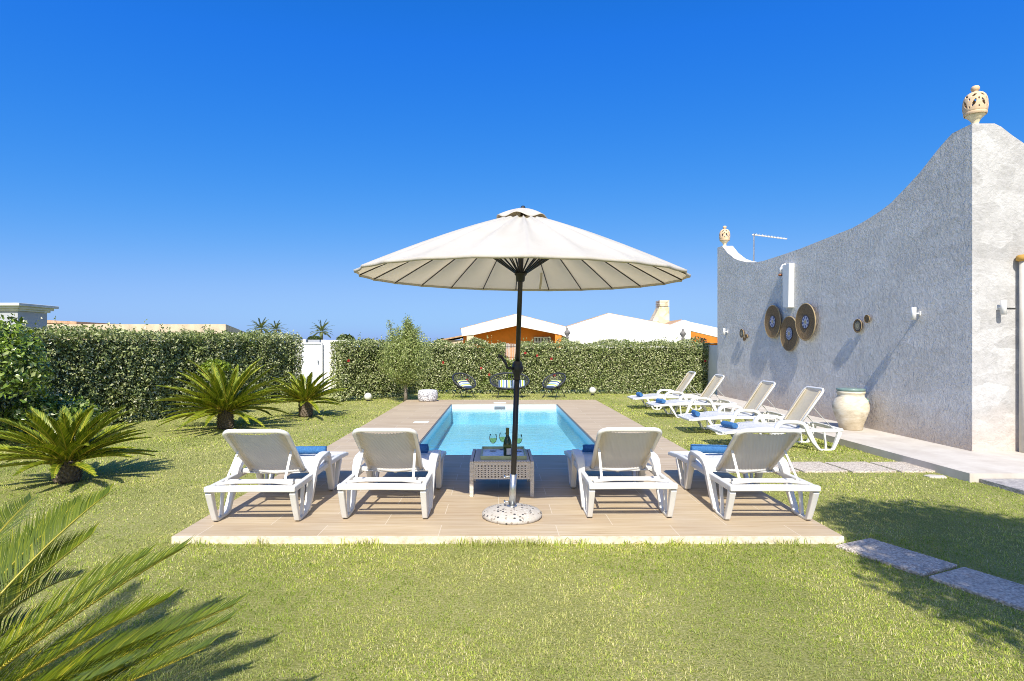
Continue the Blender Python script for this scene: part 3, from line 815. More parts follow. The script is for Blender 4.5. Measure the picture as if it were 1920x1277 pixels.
m = MB(); m.lathe([(.026,1.16),(.030,1.20),(.044,1.235),(.046,1.27),(.036,1.31),(.026,1.32)], 16); m.tube([(.0,-.0,1.255),(.048,-.01,1.255)], .024, 12)
ck = m.build('crank_housing', M['black_metal'], par, smooth=True)
m = MB(); m.tube([(-.03,-.02,1.255),(-.085,-.05,1.262),(-.10,-.05,1.30),(-.135,-.05,1.35)], .011, 8); m.tube([(-.135,-.05,1.35),(-.165,-.05,1.365)], .014, 8)
m.build('crank_handle', M['black_metal'], ck, smooth=True)
HUB = 2.035
m = MB(); m.lathe([(.024,HUB-.05),(.036,HUB-.04),(.040,HUB),(.052,HUB+.012),(.050,HUB+.03),(.028,HUB+.035)], 24); m.build('runner_hub', M['black_metal'], par, smooth=True)
m = MB(); m.lathe([(.024,HZ+RISE-.06),(.05,HZ+RISE-.05),(.05,HZ+RISE-.02),(.024,HZ+RISE-.01)], 24); m.build('crown_hub', M['black_metal'], par, smooth=True)
for k in range(NR):
    a = 2*PI*k/NR; c, s_ = math.cos(a), math.sin(a)
    m = MB(); m.tube([(c*r*CR, s_*r*CR, cz(r*CR)-.010+TLT*c*r*CR) for r in (.04,.2,.4,.6,.75,.9,.994)], .0055, 6)
    m.build('rib', M['rib'], par, smooth=True)
    m = MB(); rs = .52; m.tube([(c*.04, s_*.04, HUB+.02), (c*rs, s_*rs, cz(rs)-.016+TLT*c*rs)], .0065, 6)
    m.build('strut', M['black_metal'], par, smooth=True)
m = MB(); a = R(76); c, s_ = math.cos(a), math.sin(a)
m.band([(c*1.0,s_*1.0,cz(1.0)-.02),(c*1.005,s_*1.005,cz(1.0)-.09),(c*1.0-.01,s_*1.0,cz(1.0)-.19)], (1,0,0), .022, .003); m.build('tie_strap', M['canvas'], par)

m = MB(); m.lathe([(.245,0),(.255,.012),(.255,.030),(.235,.048),(.17,.070),(.09,.084),(.03,.088),(.0,.088)], 64); pb = m.build('base_slab', M['terrazzo'], par, smooth=True); pb.rotation_euler = par.rotation_euler.to_matrix().inverted().to_euler()
m = MB(); d = V((math.sin(R(2)),math.sin(R(-1.3)),1)); 
m.tube([V((0,0,.083)), V((0,0,0))+d*.36], .029, 18); m.lathe([(.045,.084),(.045,.092),(.032,.096)], 18); m.build('tube', M['galv'], pb, smooth=True)
for z in (.335,.125):
    m = MB(); m.tube([(-.025+.035*z,0,z),(-.062,-.004,z)], .007, 8); m.tube([(-.062,-.03,z-.005),(-.064,.02,z+.005)], .006, 8); m.build('clamp_screw', M['galv'], pb, smooth=True)

# ------------------------------------------------------------------ coffee table, tray, bottle, glasses
TX0, TX1, TY0, TY1, TZ = -.277, .338, 5.53, 6.20, .40
tb = tag(empty('coffee_table', ((TX0+TX1)/2, (TY0+TY1)/2, DZ)), 'low pale wicker coffee table behind the parasol pole', 'table')
hx, hy, hz = (TX1-TX0)/2, (TY1-TY0)/2, TZ-DZ
def wick_leg(sx, sy):
    m = MB(); x = sx*(hx-.016); y = sy*(hy-.016)
    m.box(x-.016, x+.016, y-.016, y+.016, 0, hz-.004)
    k = 0; z = .008
    while z < hz-.02:
        m.box(x-.0185, x+.0185, y-.0185, y+.0185, z, z+.009); z += .0125
    return m
for sx in (-1,1):
    for sy in (-1,1): wick_leg(sx, sy).build('leg', M['wicker'], tb)
for axis, sgn in (('x',-1),('x',1),('y',-1),('y',1)):
    m = MB(); half = (hx if axis == 'x' else hy) - .034; z0, z1 = hz-.175, hz-.012
    def put(a0, a1, b0, b1, t):
        if axis == 'x': m.box(a0, a1, sgn*(hy-.014)-t, sgn*(hy-.014)+t, b0, b1)
        else: m.box(sgn*(hx-.014)-t, sgn*(hx-.014)+t, a0, a1, b0, b1)
    n = 17; pit = 2*half/n
    put(-half, half, z0, z0+.016, .007); put(-half, half, z1-.03, z1, .007)
    put(-half, -half+.02, z0+.016, z1-.03, .0065); put(half-.02, half, z0+.016, z1-.03, .0065)
    for k in range(1, n): put(-half+pit*k-pit*.30, -half+pit*k+pit*.30, z0+.016, z1-.03, .004)
    for k in range(1, 6):
        zz = z0+.016 + (z1-.03-z0-.016)*k/6; put(-half+.02, half-.02, zz-.0065, zz+.0065, .0055)
    m.build('side_panel', M['wicker'], tb)
m = MB(); m.box(-hx+.03, hx-.03, -hy+.03, hy-.03, hz-.17, hz-.165); m.build('dark_inner_plate', M['dark_in'], tb)  # near-black plate paints the shade inside the table, visible through the holes
m = MB(); m.box(-hx+.036, hx-.036, -hy, hy, hz-.012, hz).box(-hx, -hx+.030, -hy, hy, hz-.010, hz).box(hx-.030, hx, -hy, hy, hz-.010, hz); m.build('table_top', M['weave'], tb, bevel=.004)

ty0, ty1, tx0, tx1 = 5.60, 6.15, -.178, .272
tr = tag(empty('tray', ((tx0+tx1)/2, (ty0+ty1)/2, TZ)), 'olive framed tray with a blue and white floor on the wicker table', 'tray')
a, b = (tx1-tx0)/2, (ty1-ty0)/2
m = MB(); m.box(-a+.014, a-.014, -b+.014, b-.014, .002, .012); m.build('tray_floor', M['tray_base'], tr)
m = MB(); m.box(-a, a, -b, -b+.014, .001, .036).box(-a, a, b-.014, b, .001, .036).box(-a, -a+.014, -b+.014, b-.014, .001, .036).box(a-.014, a, -b+.014, b-.014, .001, .036); m.build('tray_rim', M['tray_rim'], tr, bevel=.003)

bo = tag(empty('wine_bottle', (.088,5.745,TZ+.012)), 'dark green wine bottle with a pale label standing on the tray', 'bottle')
m = MB(); m.lathe([(.0,.004),(.036,.0),(.041,.006),(.0415,.10),(.040,.135),(.032,.165),(.021,.19),(.0155,.205),(.0145,.262),(.0165,.264),(.0165,.276),(.0,.276)], 28); m.build('bottle_body', M['bottle'], bo, smooth=True)
m = MB(); m.lathe([(.0158,.207),(.0163,.262),(.0175,.264),(.0175,.2775),(.0,.278)], 20, cap=False); m.build('foil', M['foil'], bo, smooth=True)
m = MB(); m.grid(lambda u, v: (.0424*math.sin(-.35+1.25*(u-.5)), -.0424*math.cos(-.35+1.25*(u-.5)), .018+.062*v), 12, 1); o = m.build('label', M['paper'], bo, smooth=True); o.rotation_euler = (0,0,R(42))
m = MB(); m.grid(lambda u, v: (.0424*math.sin(2*PI*u), -.0424*math.cos(2*PI*u), .092+.026*v*(1-.1*v)), 24, 1); m.build('wine_band', M['foil'], bo, smooth=True)
def make_glass():
    r = empty('wine_glass')
    m = MB(); m.lathe([(.0,.0),(.033,.0),(.034,.003),(.006,.008),(.0038,.014),(.0038,.070),(.010,.078),(.030,.098),(.0395,.122),(.040,.140),(.034,.176),(.0328,.176),(.0385,.140),(.038,.122),(.029,.100),(.009,.081),(.0,.079)], 28, cap=False); m.build('glass_body', M['glass'], r, smooth=True)
    m = MB(); m.lathe([(.0,.082),(.009,.083),(.028,.101),(.0365,.122),(.0372,.130),(.0,.130)], 24, cap=False); m.build('wine', M['wine'], r, smooth=True)
    return r
gp = make_glass()
for k, (x, y, lb) in enumerate(((-.058,6.0,'stemmed glass of white wine left of the bottle'), (.045,6.09,'stemmed glass of white wine just behind the bottle'), (.205,5.98,'stemmed glass of white wine half hidden by the parasol pole'))):
    o = gp if k == 0 else copy_tree(gp); o.location = (x, y, TZ+.012); tag(o, lb, 'wine glass', 'white wine glasses on the tray')

# ------------------------------------------------------------------ white house with the swooping parapet
HX, HY0, HY1 = 6.33, 7.70, 16.67
prof_px = [(1826,230),(1785.5,250),(1768,269),(1753,287),(1724.4,323.7),(1700,350),(1671,380),(1648,397.5),(1622,414),(1598,427.6),(1550.5,446.4),(1500,466.4),(1463,479),(1430,489.7),(1415,491.8),(1400,491.5),(1388,489),(1377.6,485.2),(1364,474),(1354,461),(1345,462)]
prof = []
for px, py in prof_px:
    y = HX*F/(px-935); prof.append((y, 1.5+(650-py)*y/F))
prof[0] = (HY0, prof[0][1]); prof[-1] = (HY1, prof[-2][1]+.01)
hs = tag(empty('white_house', (HX, HY0, 0)), 'white rough plastered house with a swooping curved parapet wall', 'house')
def Hh(m, name, mat, **k):
    o = m.build(name, mat, hs, **k); o.location = -hs.location; return o
# wall to the pool
m = MB(); top = prof; n = len(top)
vs = []; 
for (y, z) in top: vs += [(HX,y,-.1),(HX,y,z),(HX+.30,y,z),(HX+.30,y,-.1)]
fs = []
for i in range(n-1):
    a = i*4; b = a+4
    fs += [(a,b,b+1,a+1),(a+1,b+1,b+2,a+2),(a+2,b+2,b+3,a+3)]
fs += [(0,1,2,3),((n-1)*4+3,(n-1)*4+2,(n-1)*4+1,(n-1)*4)]
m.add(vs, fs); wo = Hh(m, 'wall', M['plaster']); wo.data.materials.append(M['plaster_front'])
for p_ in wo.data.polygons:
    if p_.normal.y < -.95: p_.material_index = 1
# front wall, parapet falling away to the right
fp = [(6.63,prof[0][1]),(6.72,4.44),(6.86,4.33),(7.02,4.22),(7.5,3.92),(8.2,3.66),(9.2,3.52),(14,3.5)]
m = MB(); vs = []
for (x, z) in fp: vs += [(x,HY0,-.1),(x,HY0,z),(x,HY0+.3,z),(x,HY0+.3,-.1)]
fs = []
for i in range(len(fp)-1):
    a = i*4; b = a+4; fs += [(a,a+1,b+1,b),(a+1,a+2,b+2,b+1),(a+2,a+3,b+3,b+2)]
fs += [(0,3,2,1),((len(fp)-1)*4,(len(fp)-1)*4+1,(len(fp)-1)*4+2,(len(fp)-1)*4+3)]
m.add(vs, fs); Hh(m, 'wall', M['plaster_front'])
m = MB(); m.box(HX+.30, 14, HY1-.3, HY1, -.1, 3.6); m.box(13.7, 14, HY0+.3, HY1-.3, -.1, 3.6); Hh(m, 'wall', M['render_white'])
m = MB(); m.box(HX+.30, 13.7, HY0+.3, HY1-.3, 3.05, 3.15); Hh(m, 'roof', M['beige'])
# white rain chute and the clay spout that feeds it
m = MB(); m.prism([(12.33,3.29),(12.63,3.28),(12.60,2.36),(12.36,2.34)], lambda u, w, d: (d, u, w), HX-.115, HX+.01); Hh(m, 'rain_chute', M['white_lamp'], bevel=.008)
m = MB(); m.tube([(HX+.05,12.74,3.30),(HX-.03,12.74,3.28),(HX-.065,12.74,3.22),(HX-.07,12.74,3.10)], .052, 14); Hh(m, 'rain_spout', M['white_lamp'], smooth=True)
m = MB(); m.lathe([(.066,0),(.07,.03),(.05,.03),(.05,0)], 16, (HX-.07,12.74,3.07)); Hh(m, 'spout_mouth', M['terracotta'], smooth=True)
m = MB(); m.tube([(6.95,7.62,.1),(6.95,7.62,2.66)], .05, 14); dp = Hh(m, 'downpipe', M['pipe'], smooth=True)
m = MB(); m.lathe([(.055,0),(.085,.02),(.08,.07),(.062,.085)], 16, (6.95,7.62,2.63)); Hh(m, 'pipe_collar', M['ochre'], smooth=True)
m = MB(); m.tube([(6.76,7.69,2.015),(6.90,7.69,2.013)], .006, 6); Hh(m, 'cable', M['dark_metal'])

# wall lamps
def make_lamp():
    r = empty('wall_lamp')
    m = MB(); m.lathe([(.026,-.095),(.032,-.095),(.032,.095),(.026,.095),(.026,.07),(.0,.07)], 20, (0,-.085,0), cap=False); m.lathe([(.0,-.07),(.026,-.07),(.026,-.095)], 20, (0,-.085,0), cap=False); m.build('lamp_body', M['white_lamp'], r, smooth=True)
    m = MB(); m.tube([(0,-.07,0),(0,-.012,0)], .013, 10); m.build('arm', M['white_lamp'], r)
    m = MB(); m.box(-.03,.03,-.014,.002,-.03,.03); m.build('mounting_plate', M['white_lamp'], r, bevel=.004)
    return r
lp = make_lamp()
Yn = HX*F/(1724-935); Yf = HX*F/(1363.5-935)
for k, (loc, rz, lb) in enumerate((((HX,Yn,1.5+62*Yn/F), -PI/2, 'white cylinder lamp on the shaded house wall nearest the corner'),
                                   ((HX,Yf,1.5+28*Yf/F), -PI/2, 'white cylinder lamp at the far end of the shaded house wall'),
                                   ((6.675,HY0,2.02), 0, 'white cylinder lamp on the sunlit front of the house'))):
    o = lp if k == 0 else copy_tree(lp); o.location = loc; o.rotation_euler = (0,0,rz); tag(o, lb, 'wall lamp', 'white cylinder lamps on the house walls')

# woven wall baskets (local +Z points away from the wall)
def basket(px, py, r, off, lb, medal=None, mr=.14):
    y = HX*F/(px-935); z = 1.5+(650-py)*y/F
    root = tag(empty('wall_basket', (HX-off, y, z)), lb, 'wall basket', 'woven straw plates hung on the house wall')
    root.rotation_euler = (0, -PI/2, 0)
    m = MB(); m.lathe([(0,-.005),(r*.9,-.005),(r*.985,.012),(r*.985,.026),(r*.93,.022),(r*.5,.012),(0,.010)], 64, cap=False); m.build('woven_disc', M['straw'] if r > .1 or not medal else M['straw'], root, smooth=True)
    m = MB(); m.tube([(r*.985*math.cos(2*PI*k/48), r*.985*math.sin(2*PI*k/48), .018) for k in range(48)], .012*min(1, r/.2), 8, closed=True); m.build('rim', M['straw_rim'], root, smooth=True)
    if medal:
        m = MB(); m.lathe([(mr,.012),(mr,.020),(0,.020)], 48, cap=False); m.build('medallion', M[medal], root)
    return root
basket(1453.8,603.2,.378,.05,'large straw wall plate with blue medallion, left of the upper two', 'medal_a')
basket(1482.6,625.7,.378,.02,'large straw wall plate with ringed medallion, hanging lowest', 'medal_b', .145)
basket(1518,603.7,.378,.07,'large straw wall plate with blue medallion, right of the upper two', 'medal_a')
basket(1613,611,.117,.03,'small black rayed straw plate between the large plates and the near lamp', 'medal_c', .085)
basket(1630.6,598,.068,.03,'tiny straw plate up right of the small black rayed plate')
basket(1394,625,.112,.03,'small dark straw plate near the far end lamp', 'medal_c', .085)
basket(1402.7,630.5,.055,.03,'tiny dark straw plate right of the far small plate')
basket(1398.5,635.5,.048,.03,'tiny pale straw plate hanging below the far small plate')

# pierced ceramic finials on the parapet
def finial(loc, sc, lb):
    root = tag(empty('ceramic_finial', loc), lb, 'finial', 'pierced ceramic finials on the house parapet'); root.scale = (sc*.72, sc*.72, sc*1.16)
    m = MB(); m.lathe([(.085,0),(.085,.012),(.058,.03),(.056,.06),(.09,.10),(.148,.135),(.156,.15)], 40); m.build('foot', M['finial_pale'], root, smooth=True)
    pr = [(.156,.15),(.166,.165),(.160,.18),(.170,.195),(.176,.225),(.1765,.26),(.174,.295),(.166,.325),(.150,.352),(.122,.375),(.085,.39),(.06,.395)]
    def rad(z):
        for (r0, z0), (r1, z1) in zip(pr, pr[1:]):
            if z <= z1: return r0+(r1-r0)*(z-z0)/(z1-z0)
        return pr[-1][0]
    n = 144; zs_ = [.15+.245*i/50 for i in range(51)]
    vs = [(rad(z)*math.cos(2*PI*k/n), rad(z)*math.sin(2*PI*k/n), z) for z in zs_ for k in range(n)]
    fs = []
    def hole(u, z):
        # leaf-shaped cut-outs leaning both ways in the body, a smaller row above
        def leaf(du, dz, ang, L, w):
            c, s_ = math.cos(ang), math.sin(ang); p = du*c+dz*s_; q = -du*s_+dz*c
            return abs(p) < L and abs(q) < w*(1-(p/L)**2)
        for j in range(8):
            du = ((u-j/8+.5) % 1 - .5)*2*PI*.174
            if leaf(du, z-.262, R(55 if j % 2 else 125), .050, .020): return True
            du2 = ((u-(j+.5)/8+.5) % 1 - .5)*2*PI*.174
            if abs(du2)/.013+abs(z-.305)/.016 < 1: return True
            if abs(du2)/.013+abs(z-.218)/.014 < 1: return True
            du3 = ((u-j/8+.5) % 1 - .5)*2*PI*.15
            if leaf(du3, z-.346, R(20 if j % 2 else 160), .036, .013): return True
        return False
    for i in range(50):
        zc = (zs_[i]+zs_[i+1])/2
        for k in range(n):
            if zc > .20 and hole((k+.5)/n, zc): continue
            fs.append((i*n+k, i*n+(k+1) % n, (i+1)*n+(k+1) % n, (i+1)*n+k))
    m = MB(); m.add(vs, fs); m.build('pierced_body', M['finial'], root, smooth=True, solid=-.014)
    m = MB(); m.lathe([(.06,.39),(.045,.405),(.04,.42),(.055,.428),(.068,.445),(.068,.462),(.05,.48),(.0,.487)], 28); m.build('knob', M['finial'], root, smooth=True)
    return root
finial((HX+.165, HY0+.15, prof[0][1]-.004), 1.02, 'pierced ochre ceramic finial on the near corner of the parapet')
finial((HX+.14, HY1-.18, prof[-2][1]-.004), 1.08, 'pierced ceramic finial on the far end of the parapet')

# antenna on the roof
an = tag(empty('tv_antenna', (6.99,15.78,3.15)), 'thin aerial on a mast behind the lowest dip of the parapet', 'antenna')
m = MB(); m.tube([(0,0,0),(0,0,1.45)], .022, 8); m.build('mast', M['galv'], an)
m = MB(); m.tube([(-.05,0,1.42),(.90,0,1.30)], .017, 6); m.build('boom', M['white_lamp'], an)
for k in range(11):
    x = .02+.085*k; z = 1.42-.126*(x+.05)/.95+.012
    m = MB(); m.tube([(x,-.14+.006*k,z),(x,.14-.006*k,z)], .008, 5); m.build('element', M['white_lamp'], an)

# clay jar
jr = tag(empty('clay_jar', (5.96,9.75,.10)), 'large weathered clay jar with a blue green lid on the concrete path', 'jar')
m = MB(); m.lathe([(.0,0),(.165,0),(.175,.012),(.192,.10),(.235,.22),(.268,.32),(.276,.37),(.268,.44),(.238,.51),(.208,.548),(.198,.565),(.200,.60),(.212,.615),(.216,.635),(.208,.648),(.0,.648)], 56, cap=False); m.build('jar_body', M['jar'], jr, smooth=True)
m = MB(); m.lathe([(.0,.649),(.205,.649),(.214,.660),(.216,.680),(.208,.694),(.15,.700),(.0,.702)], 56, cap=False); m.build('lid', M['glaze'], jr, smooth=True)
for s, nm in ((1, 'handle'),):
    m = MB(); m.tube([(s*.245,0,.49),(s*.285,0,.515),(s*.30,0,.50),(s*.292,0,.455),(s*.262,0,.43)], .016, 10); o = m.build(nm, M['glaze'], jr, smooth=True); o.rotation_euler = (0,0,R(0 if s > 0 else 60))

# ------------------------------------------------------------------ plants
def leaf_cloud(name, P, N, size, aspect, mat, parent, tilt=.8, shape='rhomb'):
    """P positions (n,3), N outward normals; one rhombic leaf (two triangles folded along the midrib) per point"""
    n = len(P)
    nn = N + rng.normal(0, tilt, (n,3)); nn /= np.linalg.norm(nn, axis=1)[:,None]+1e-9
    r = rng.normal(0, 1, (n,3)); a = np.cross(nn, r); a /= np.linalg.norm(a, axis=1)[:,None]+1e-9
    b = np.cross(nn, a)
    L = (size*rng.uniform(.65,1.3,n))[:,None]; w = L*aspect*.5
    p0 = P - a*L*.5; p2 = P + a*L*.5; p1 = P + b*w - a*L*.05 + nn*w*.35; p3 = P - b*w - a*L*.05 + nn*w*.35
    v = np.stack([p0,p1,p2,p3], 1).reshape(-1,3); i0 = np.arange(n)*4
    lp = np.stack([i0,i0+1,i0+2, i0,i0+2,i0+3], 1).ravel()
    return np_mesh(name, v, lp, np.full(2*n, 3), mat, parent)

def hedge(A, B, h, depth, label, leaf=.055, dens=1900, sd=1, name='hedge', mat='hedge_leaf', ragged=.22, ends=(True, True), hfun=None):
    """hedge with its face along A->B; the garden lies on the right hand of A->B, its depth grows to the left"""
    A = np.array(A, float); B = np.array(B, float); L = np.linalg.norm(B-A); t = (B-A)/L; nrm = np.array([t[1], -t[0]])
    root = tag(empty(name, (A[0], A[1], 0)), label, 'hedge')
    PP = []; NN = []
    def H(s): return h*np.ones_like(s) if hfun is None else hfun(s/L)
    def add(n, fn):
        s, d, z, (ns, nd, nz) = fn(n)
        bul = .10*vnoise(s*1.0, z, 4.0, sd)+.06*vnoise(s, z, 11, sd+1)
        x = A[0] + t[0]*s - nrm[0]*d; y = A[1] + t[1]*s - nrm[1]*d
        o1 = np.ones(n); N = np.stack([(t[0]*ns+nrm[0]*nd)*o1, (t[1]*ns+nrm[1]*nd)*o1, nz*o1], 1)
        Pq = np.stack([x, y, z], 1) + N*(bul - np.abs(rng.normal(0,.07,n)))[:,None]
        Pq[:,2] = np.maximum(Pq[:,2], .02)
        PP.append(Pq); NN.append(N)
    def front(n):
        s = rng.uniform(-.05,L+.05,n); z = rng.uniform(0,1,n)*H(s)*1.0; return s, np.zeros(n), z, (0,1,.25)
    def topf(n):
        s = rng.uniform(-.05,L+.05,n); d = rng.uniform(0,depth,n)
        return s, d, H(s) + ragged*vnoise(s, d, 7, sd+4) - .25*np.clip(.12-d,0,1), (0,.15,1)
    add(int(L*h*dens), front); add(int(L*depth*dens*.8), topf)
    K = int(L*16)   # shoots that stick up and out
    s0 = np.repeat(rng.uniform(0,L,K), 9); d0 = np.repeat(rng.uniform(-.02,depth,K), 9); hh = np.repeat(np.abs(rng.normal(0,.10,K))+.03, 9)*np.tile(np.linspace(0,1,9), K)
    add(9*K, lambda n: (s0+rng.normal(0,.018,n), d0+rng.normal(0,.018,n), h + .05*vnoise(s0, d0, 7, sd+4) + hh, (0,.1,.3)))
    K = int(L*h*14)
    s1 = np.repeat(rng.uniform(0,L,K), 9); z1 = np.repeat(rng.uniform(.1,h,K), 9); oo = np.repeat(np.abs(rng.normal(0,.07,K)), 9)*np.tile(np.linspace(0,1,9), K)
    add(9*K, lambda n: (s1+rng.normal(0,.02,n), -.04-oo, z1+oo*.8+rng.normal(0,.02,n), (0,.6,.6)))
    if ends[0]: add(int(depth*h*dens), lambda n: (np.zeros(n)-.05, rng.uniform(0,depth,n), rng.uniform(0,1,n)*H(np.zeros(n)), (-1,.2,.2)))
    if ends[1]: add(int(depth*h*dens), lambda n: (np.zeros(n)+L+.05, rng.uniform(0,depth,n), rng.uniform(0,1,n)*H(np.zeros(n)+L), (1,.2,.2)))
    add(int(L*h*dens*.35), lambda n: (rng.uniform(0,L,n), np.full(n,depth), rng.uniform(.3,1,n)*h, (0,-1,.3)))
    P = np.concatenate(PP); N = np.concatenate(NN)
    P[:,0] -= A[0]; P[:,1] -= A[1]
    leaf_cloud('foliage', P, N, leaf, .52, M[mat], root, 1.0)
    m = MB()
    c = [np.array([0,0]) + t*.1 - nrm*.16, t*(L-.1) - nrm*.16, t*(L-.1) - nrm*(depth-.12), t*.1 - nrm*(depth-.12)]
    m.prism([(p[0], p[1]) for p in c], lambda u, w, d: (u, w, d), .12, h-.16)  # solid dark block stands in for the hedge's shaded twiggy inside
    for k in range(int(L/.45)):
        s = .2+.45*k; q = t*s - nrm*depth*.45
        m.tube([(q[0],q[1],0),(q[0]+.03,q[1],.2)], .03, 6)
    m.build('core_and_stems', M['hedge_core'], root)
    return root, A, t, nrm
def blossom(root, A, t, nrm, spots):
    for s, z in spots:
        m = MB(); r_ = random.Random(int(s*100))
        for k in range(5):
            a = 2*PI*k/5; c = V((t[0]*.035*math.cos(a), t[1]*.035*math.cos(a), .035*math.sin(a)))
            m.obox(c*.6, V((t[0],t[1],0)), V((nrm[0],nrm[1],0)), V((0,0,1)), .016, .005, .016)
        m.build('flower', M['flower'], root, loc=(t[0]*s+nrm[0]*.10, t[1]*s+nrm[1]*.10, z))

hd = hedge((-8.65,6.5), (-5.62,16.45), 1.78, 1.0, 'long dense grey green hedge along the left side of the lawn', .060, 1800, 3)
hd2 = hedge((-4.22,15.58), (-2.75,17.2), 1.66, .6, 'grey green hedge section between the white gate and the slender tree', .058, 1800, 13)
blossom(*hd2, [(.12,1.12)])
# back hedge in three stretches: an arched dip in front of the reed fence
def hf1(u): return 1.63 - .0*u
hd3 = hedge((-2.9,18.25), (.16,18.25), 1.62, .9, 'grey green hedge with red flowers between the tree and the reed fence panel', .058, 1900, 23)
blossom(*hd3, [(1.15,1.0),(2.35,.82),(1.9,.45),(2.6,.62)])
hd4 = hedge((.66,18.25), (6.62,18.25), 1.62, .9, 'long clipped grey green hedge behind the pool on the right', .058, 1900, 33)
blossom(*hd4, [(.55,1.22),(1.0,1.12),(1.1,.6),(5.85,1.05),(.18,1.3)])
# low growth under the reed panel
hedge((.10,18.32), (.72,18.32), 1.12, .6, 'low lime green shrub growing below the reed fence panel', .06, 1700, 43, name='shrub', mat='shrub_leaf', ends=(False,False))

def shrub(c, r, label, mat, leaf, n, name='shrub', sd=2, core=True, stems=5):
    root = tag(empty(name, (c[0], c[1], 0)), label, 'shrub')
    d = rng.normal(0,1,(n,3)); d /= np.linalg.norm(d, axis=1)[:,None]
    d[:,2] = np.abs(d[:,2])*1.0 - .25*(rng.uniform(0,1,n) < .4)
    lump = 1 + .18*vnoise(d[:,0]*3+d[:,2]*2, d[:,1]*3, 2.0, sd) + .10*vnoise(d[:,0]*8, d[:,2]*8+d[:,1]*5, 1.6, sd+1)
    rad = (rng.uniform(.0,1,n)**.33)*lump
    P = d*rad[:,None]*np.array(r); P[:,2] += c[2]; P[:,2] = np.maximum(P[:,2], .03)
    leaf_cloud('foliage', P, d, leaf, .5, M[mat], root, .7)
    m = MB(); q = random.Random(sd)
    for k in range(stems):
        a = 2*PI*k/stems; e = V((math.cos(a)*r[0]*.45, math.sin(a)*r[1]*.45, c[2]+r[2]*.3))
        m.tube([(0,0,0), e*.5+V((q.uniform(-.03,.03),0,.05)), e], [.018,.012,.005], 6)
    m.build('stem', M['bark'], root, smooth=True)
    return root
shrub((-7.35,8.2,1.0), (.85,.8,1.02), 'tall glossy bright green shrub in front of the hedge at the left edge', 'shrub_leaf', .085, 7000, sd=5)
shrub((-6.9,8.9,.35), (.7,.6,.42), 'low yellow green shrub spreading at the foot of the left hedge', 'shrub_leaf', .085, 2600, sd=9)
shrub((-6.05,12.3,1.02), (.34,.3,.22), 'small lime green shrub showing above the middle cycad', 'lime_leaf', .07, 700, sd=15)

# slender olive-like tree beside the deck
ot = tag(empty('olive_tree', (-2.52,15.55,0)), 'slender feathery green tree at the far left corner of the deck', 'tree')
m = MB(); m.tube([(0,0,0),(.01,0,.3),(-.01,.01,.6),(.0,0,.95),(.01,0,1.3)], [.055,.045,.04,.034,.02], 10); m.build('trunk', M['bark'], ot, smooth=True)
m = MB(); tips = []
q = random.Random(4)
for k in range(50):
    a = q.uniform(0, 2*PI); z0 = q.uniform(.45,1.15); el = q.uniform(.25,1.25); L = q.uniform(.5,1.0)*(1.0 if el > .7 else .95)
    p0 = V((0,0,z0)); dr = V((math.cos(a)*math.cos(el), math.sin(a)*math.cos(el), math.sin(el)))
    p1 = p0 + dr*L*.5; p2 = p1 + (dr+V((0,0,.35))).normalized()*L*.55
    m.tube([p0,p1,p2], [.012,.008,.003], 5); tips.append((p0,p1,p2))
for k in range(14):
    a = q.uniform(0, 2*PI); r0 = q.uniform(0,.3); p0 = V((math.cos(a)*r0*.5, math.sin(a)*r0*.5, 1.25)); p2 = V((math.cos(a)*r0*1.6, math.sin(a)*r0*1.6, q.uniform(1.85,2.32)))
    tips.append((p0, (p0+p2)/2, p2)); m.tube([p0,(p0+p2)/2,p2], [.009,.006,.003], 5)
m.build('branch', M['bark'], ot)
PP = []; NN = []
for (p0,p1,p2) in tips:
    n = 430; u = rng.uniform(.12,1,n)
    a0 = np.array(p0); a1 = np.array(p1); a2 = np.array(p2)
    b = ((1-u)**2)[:,None]*a0 + (2*u*(1-u))[:,None]*a1 + (u**2)[:,None]*a2
    PP.append(b + rng.normal(0,.075,(n,3))*(1.25-u*.7)[:,None]); NN.append(b - np.array([0,0,.9]))
n = 9500; d = rng.normal(0,1,(n,3)); d /= np.linalg.norm(d, axis=1)[:,None]
lump = 1 + .16*vnoise(d[:,0]*4, d[:,1]*4+d[:,2]*3, 1.6, 61) + .12*vnoise(d[:,0]*9+d[:,2]*6, d[:,1]*9, 1.5, 62)
PP.append(d*(rng.uniform(.05,1,n)**.45*lump)[:,None]*np.array([.72,.70,.80]) + np.array([.02,0,1.25])); NN.append(d)
P = np.concatenate(PP); N = np.concatenate(NN); N /= np.linalg.norm(N, axis=1)[:,None]+1e-6
leaf_cloud('crown', P, N, .066, .27, M['olive_leaf'], ot, .9)

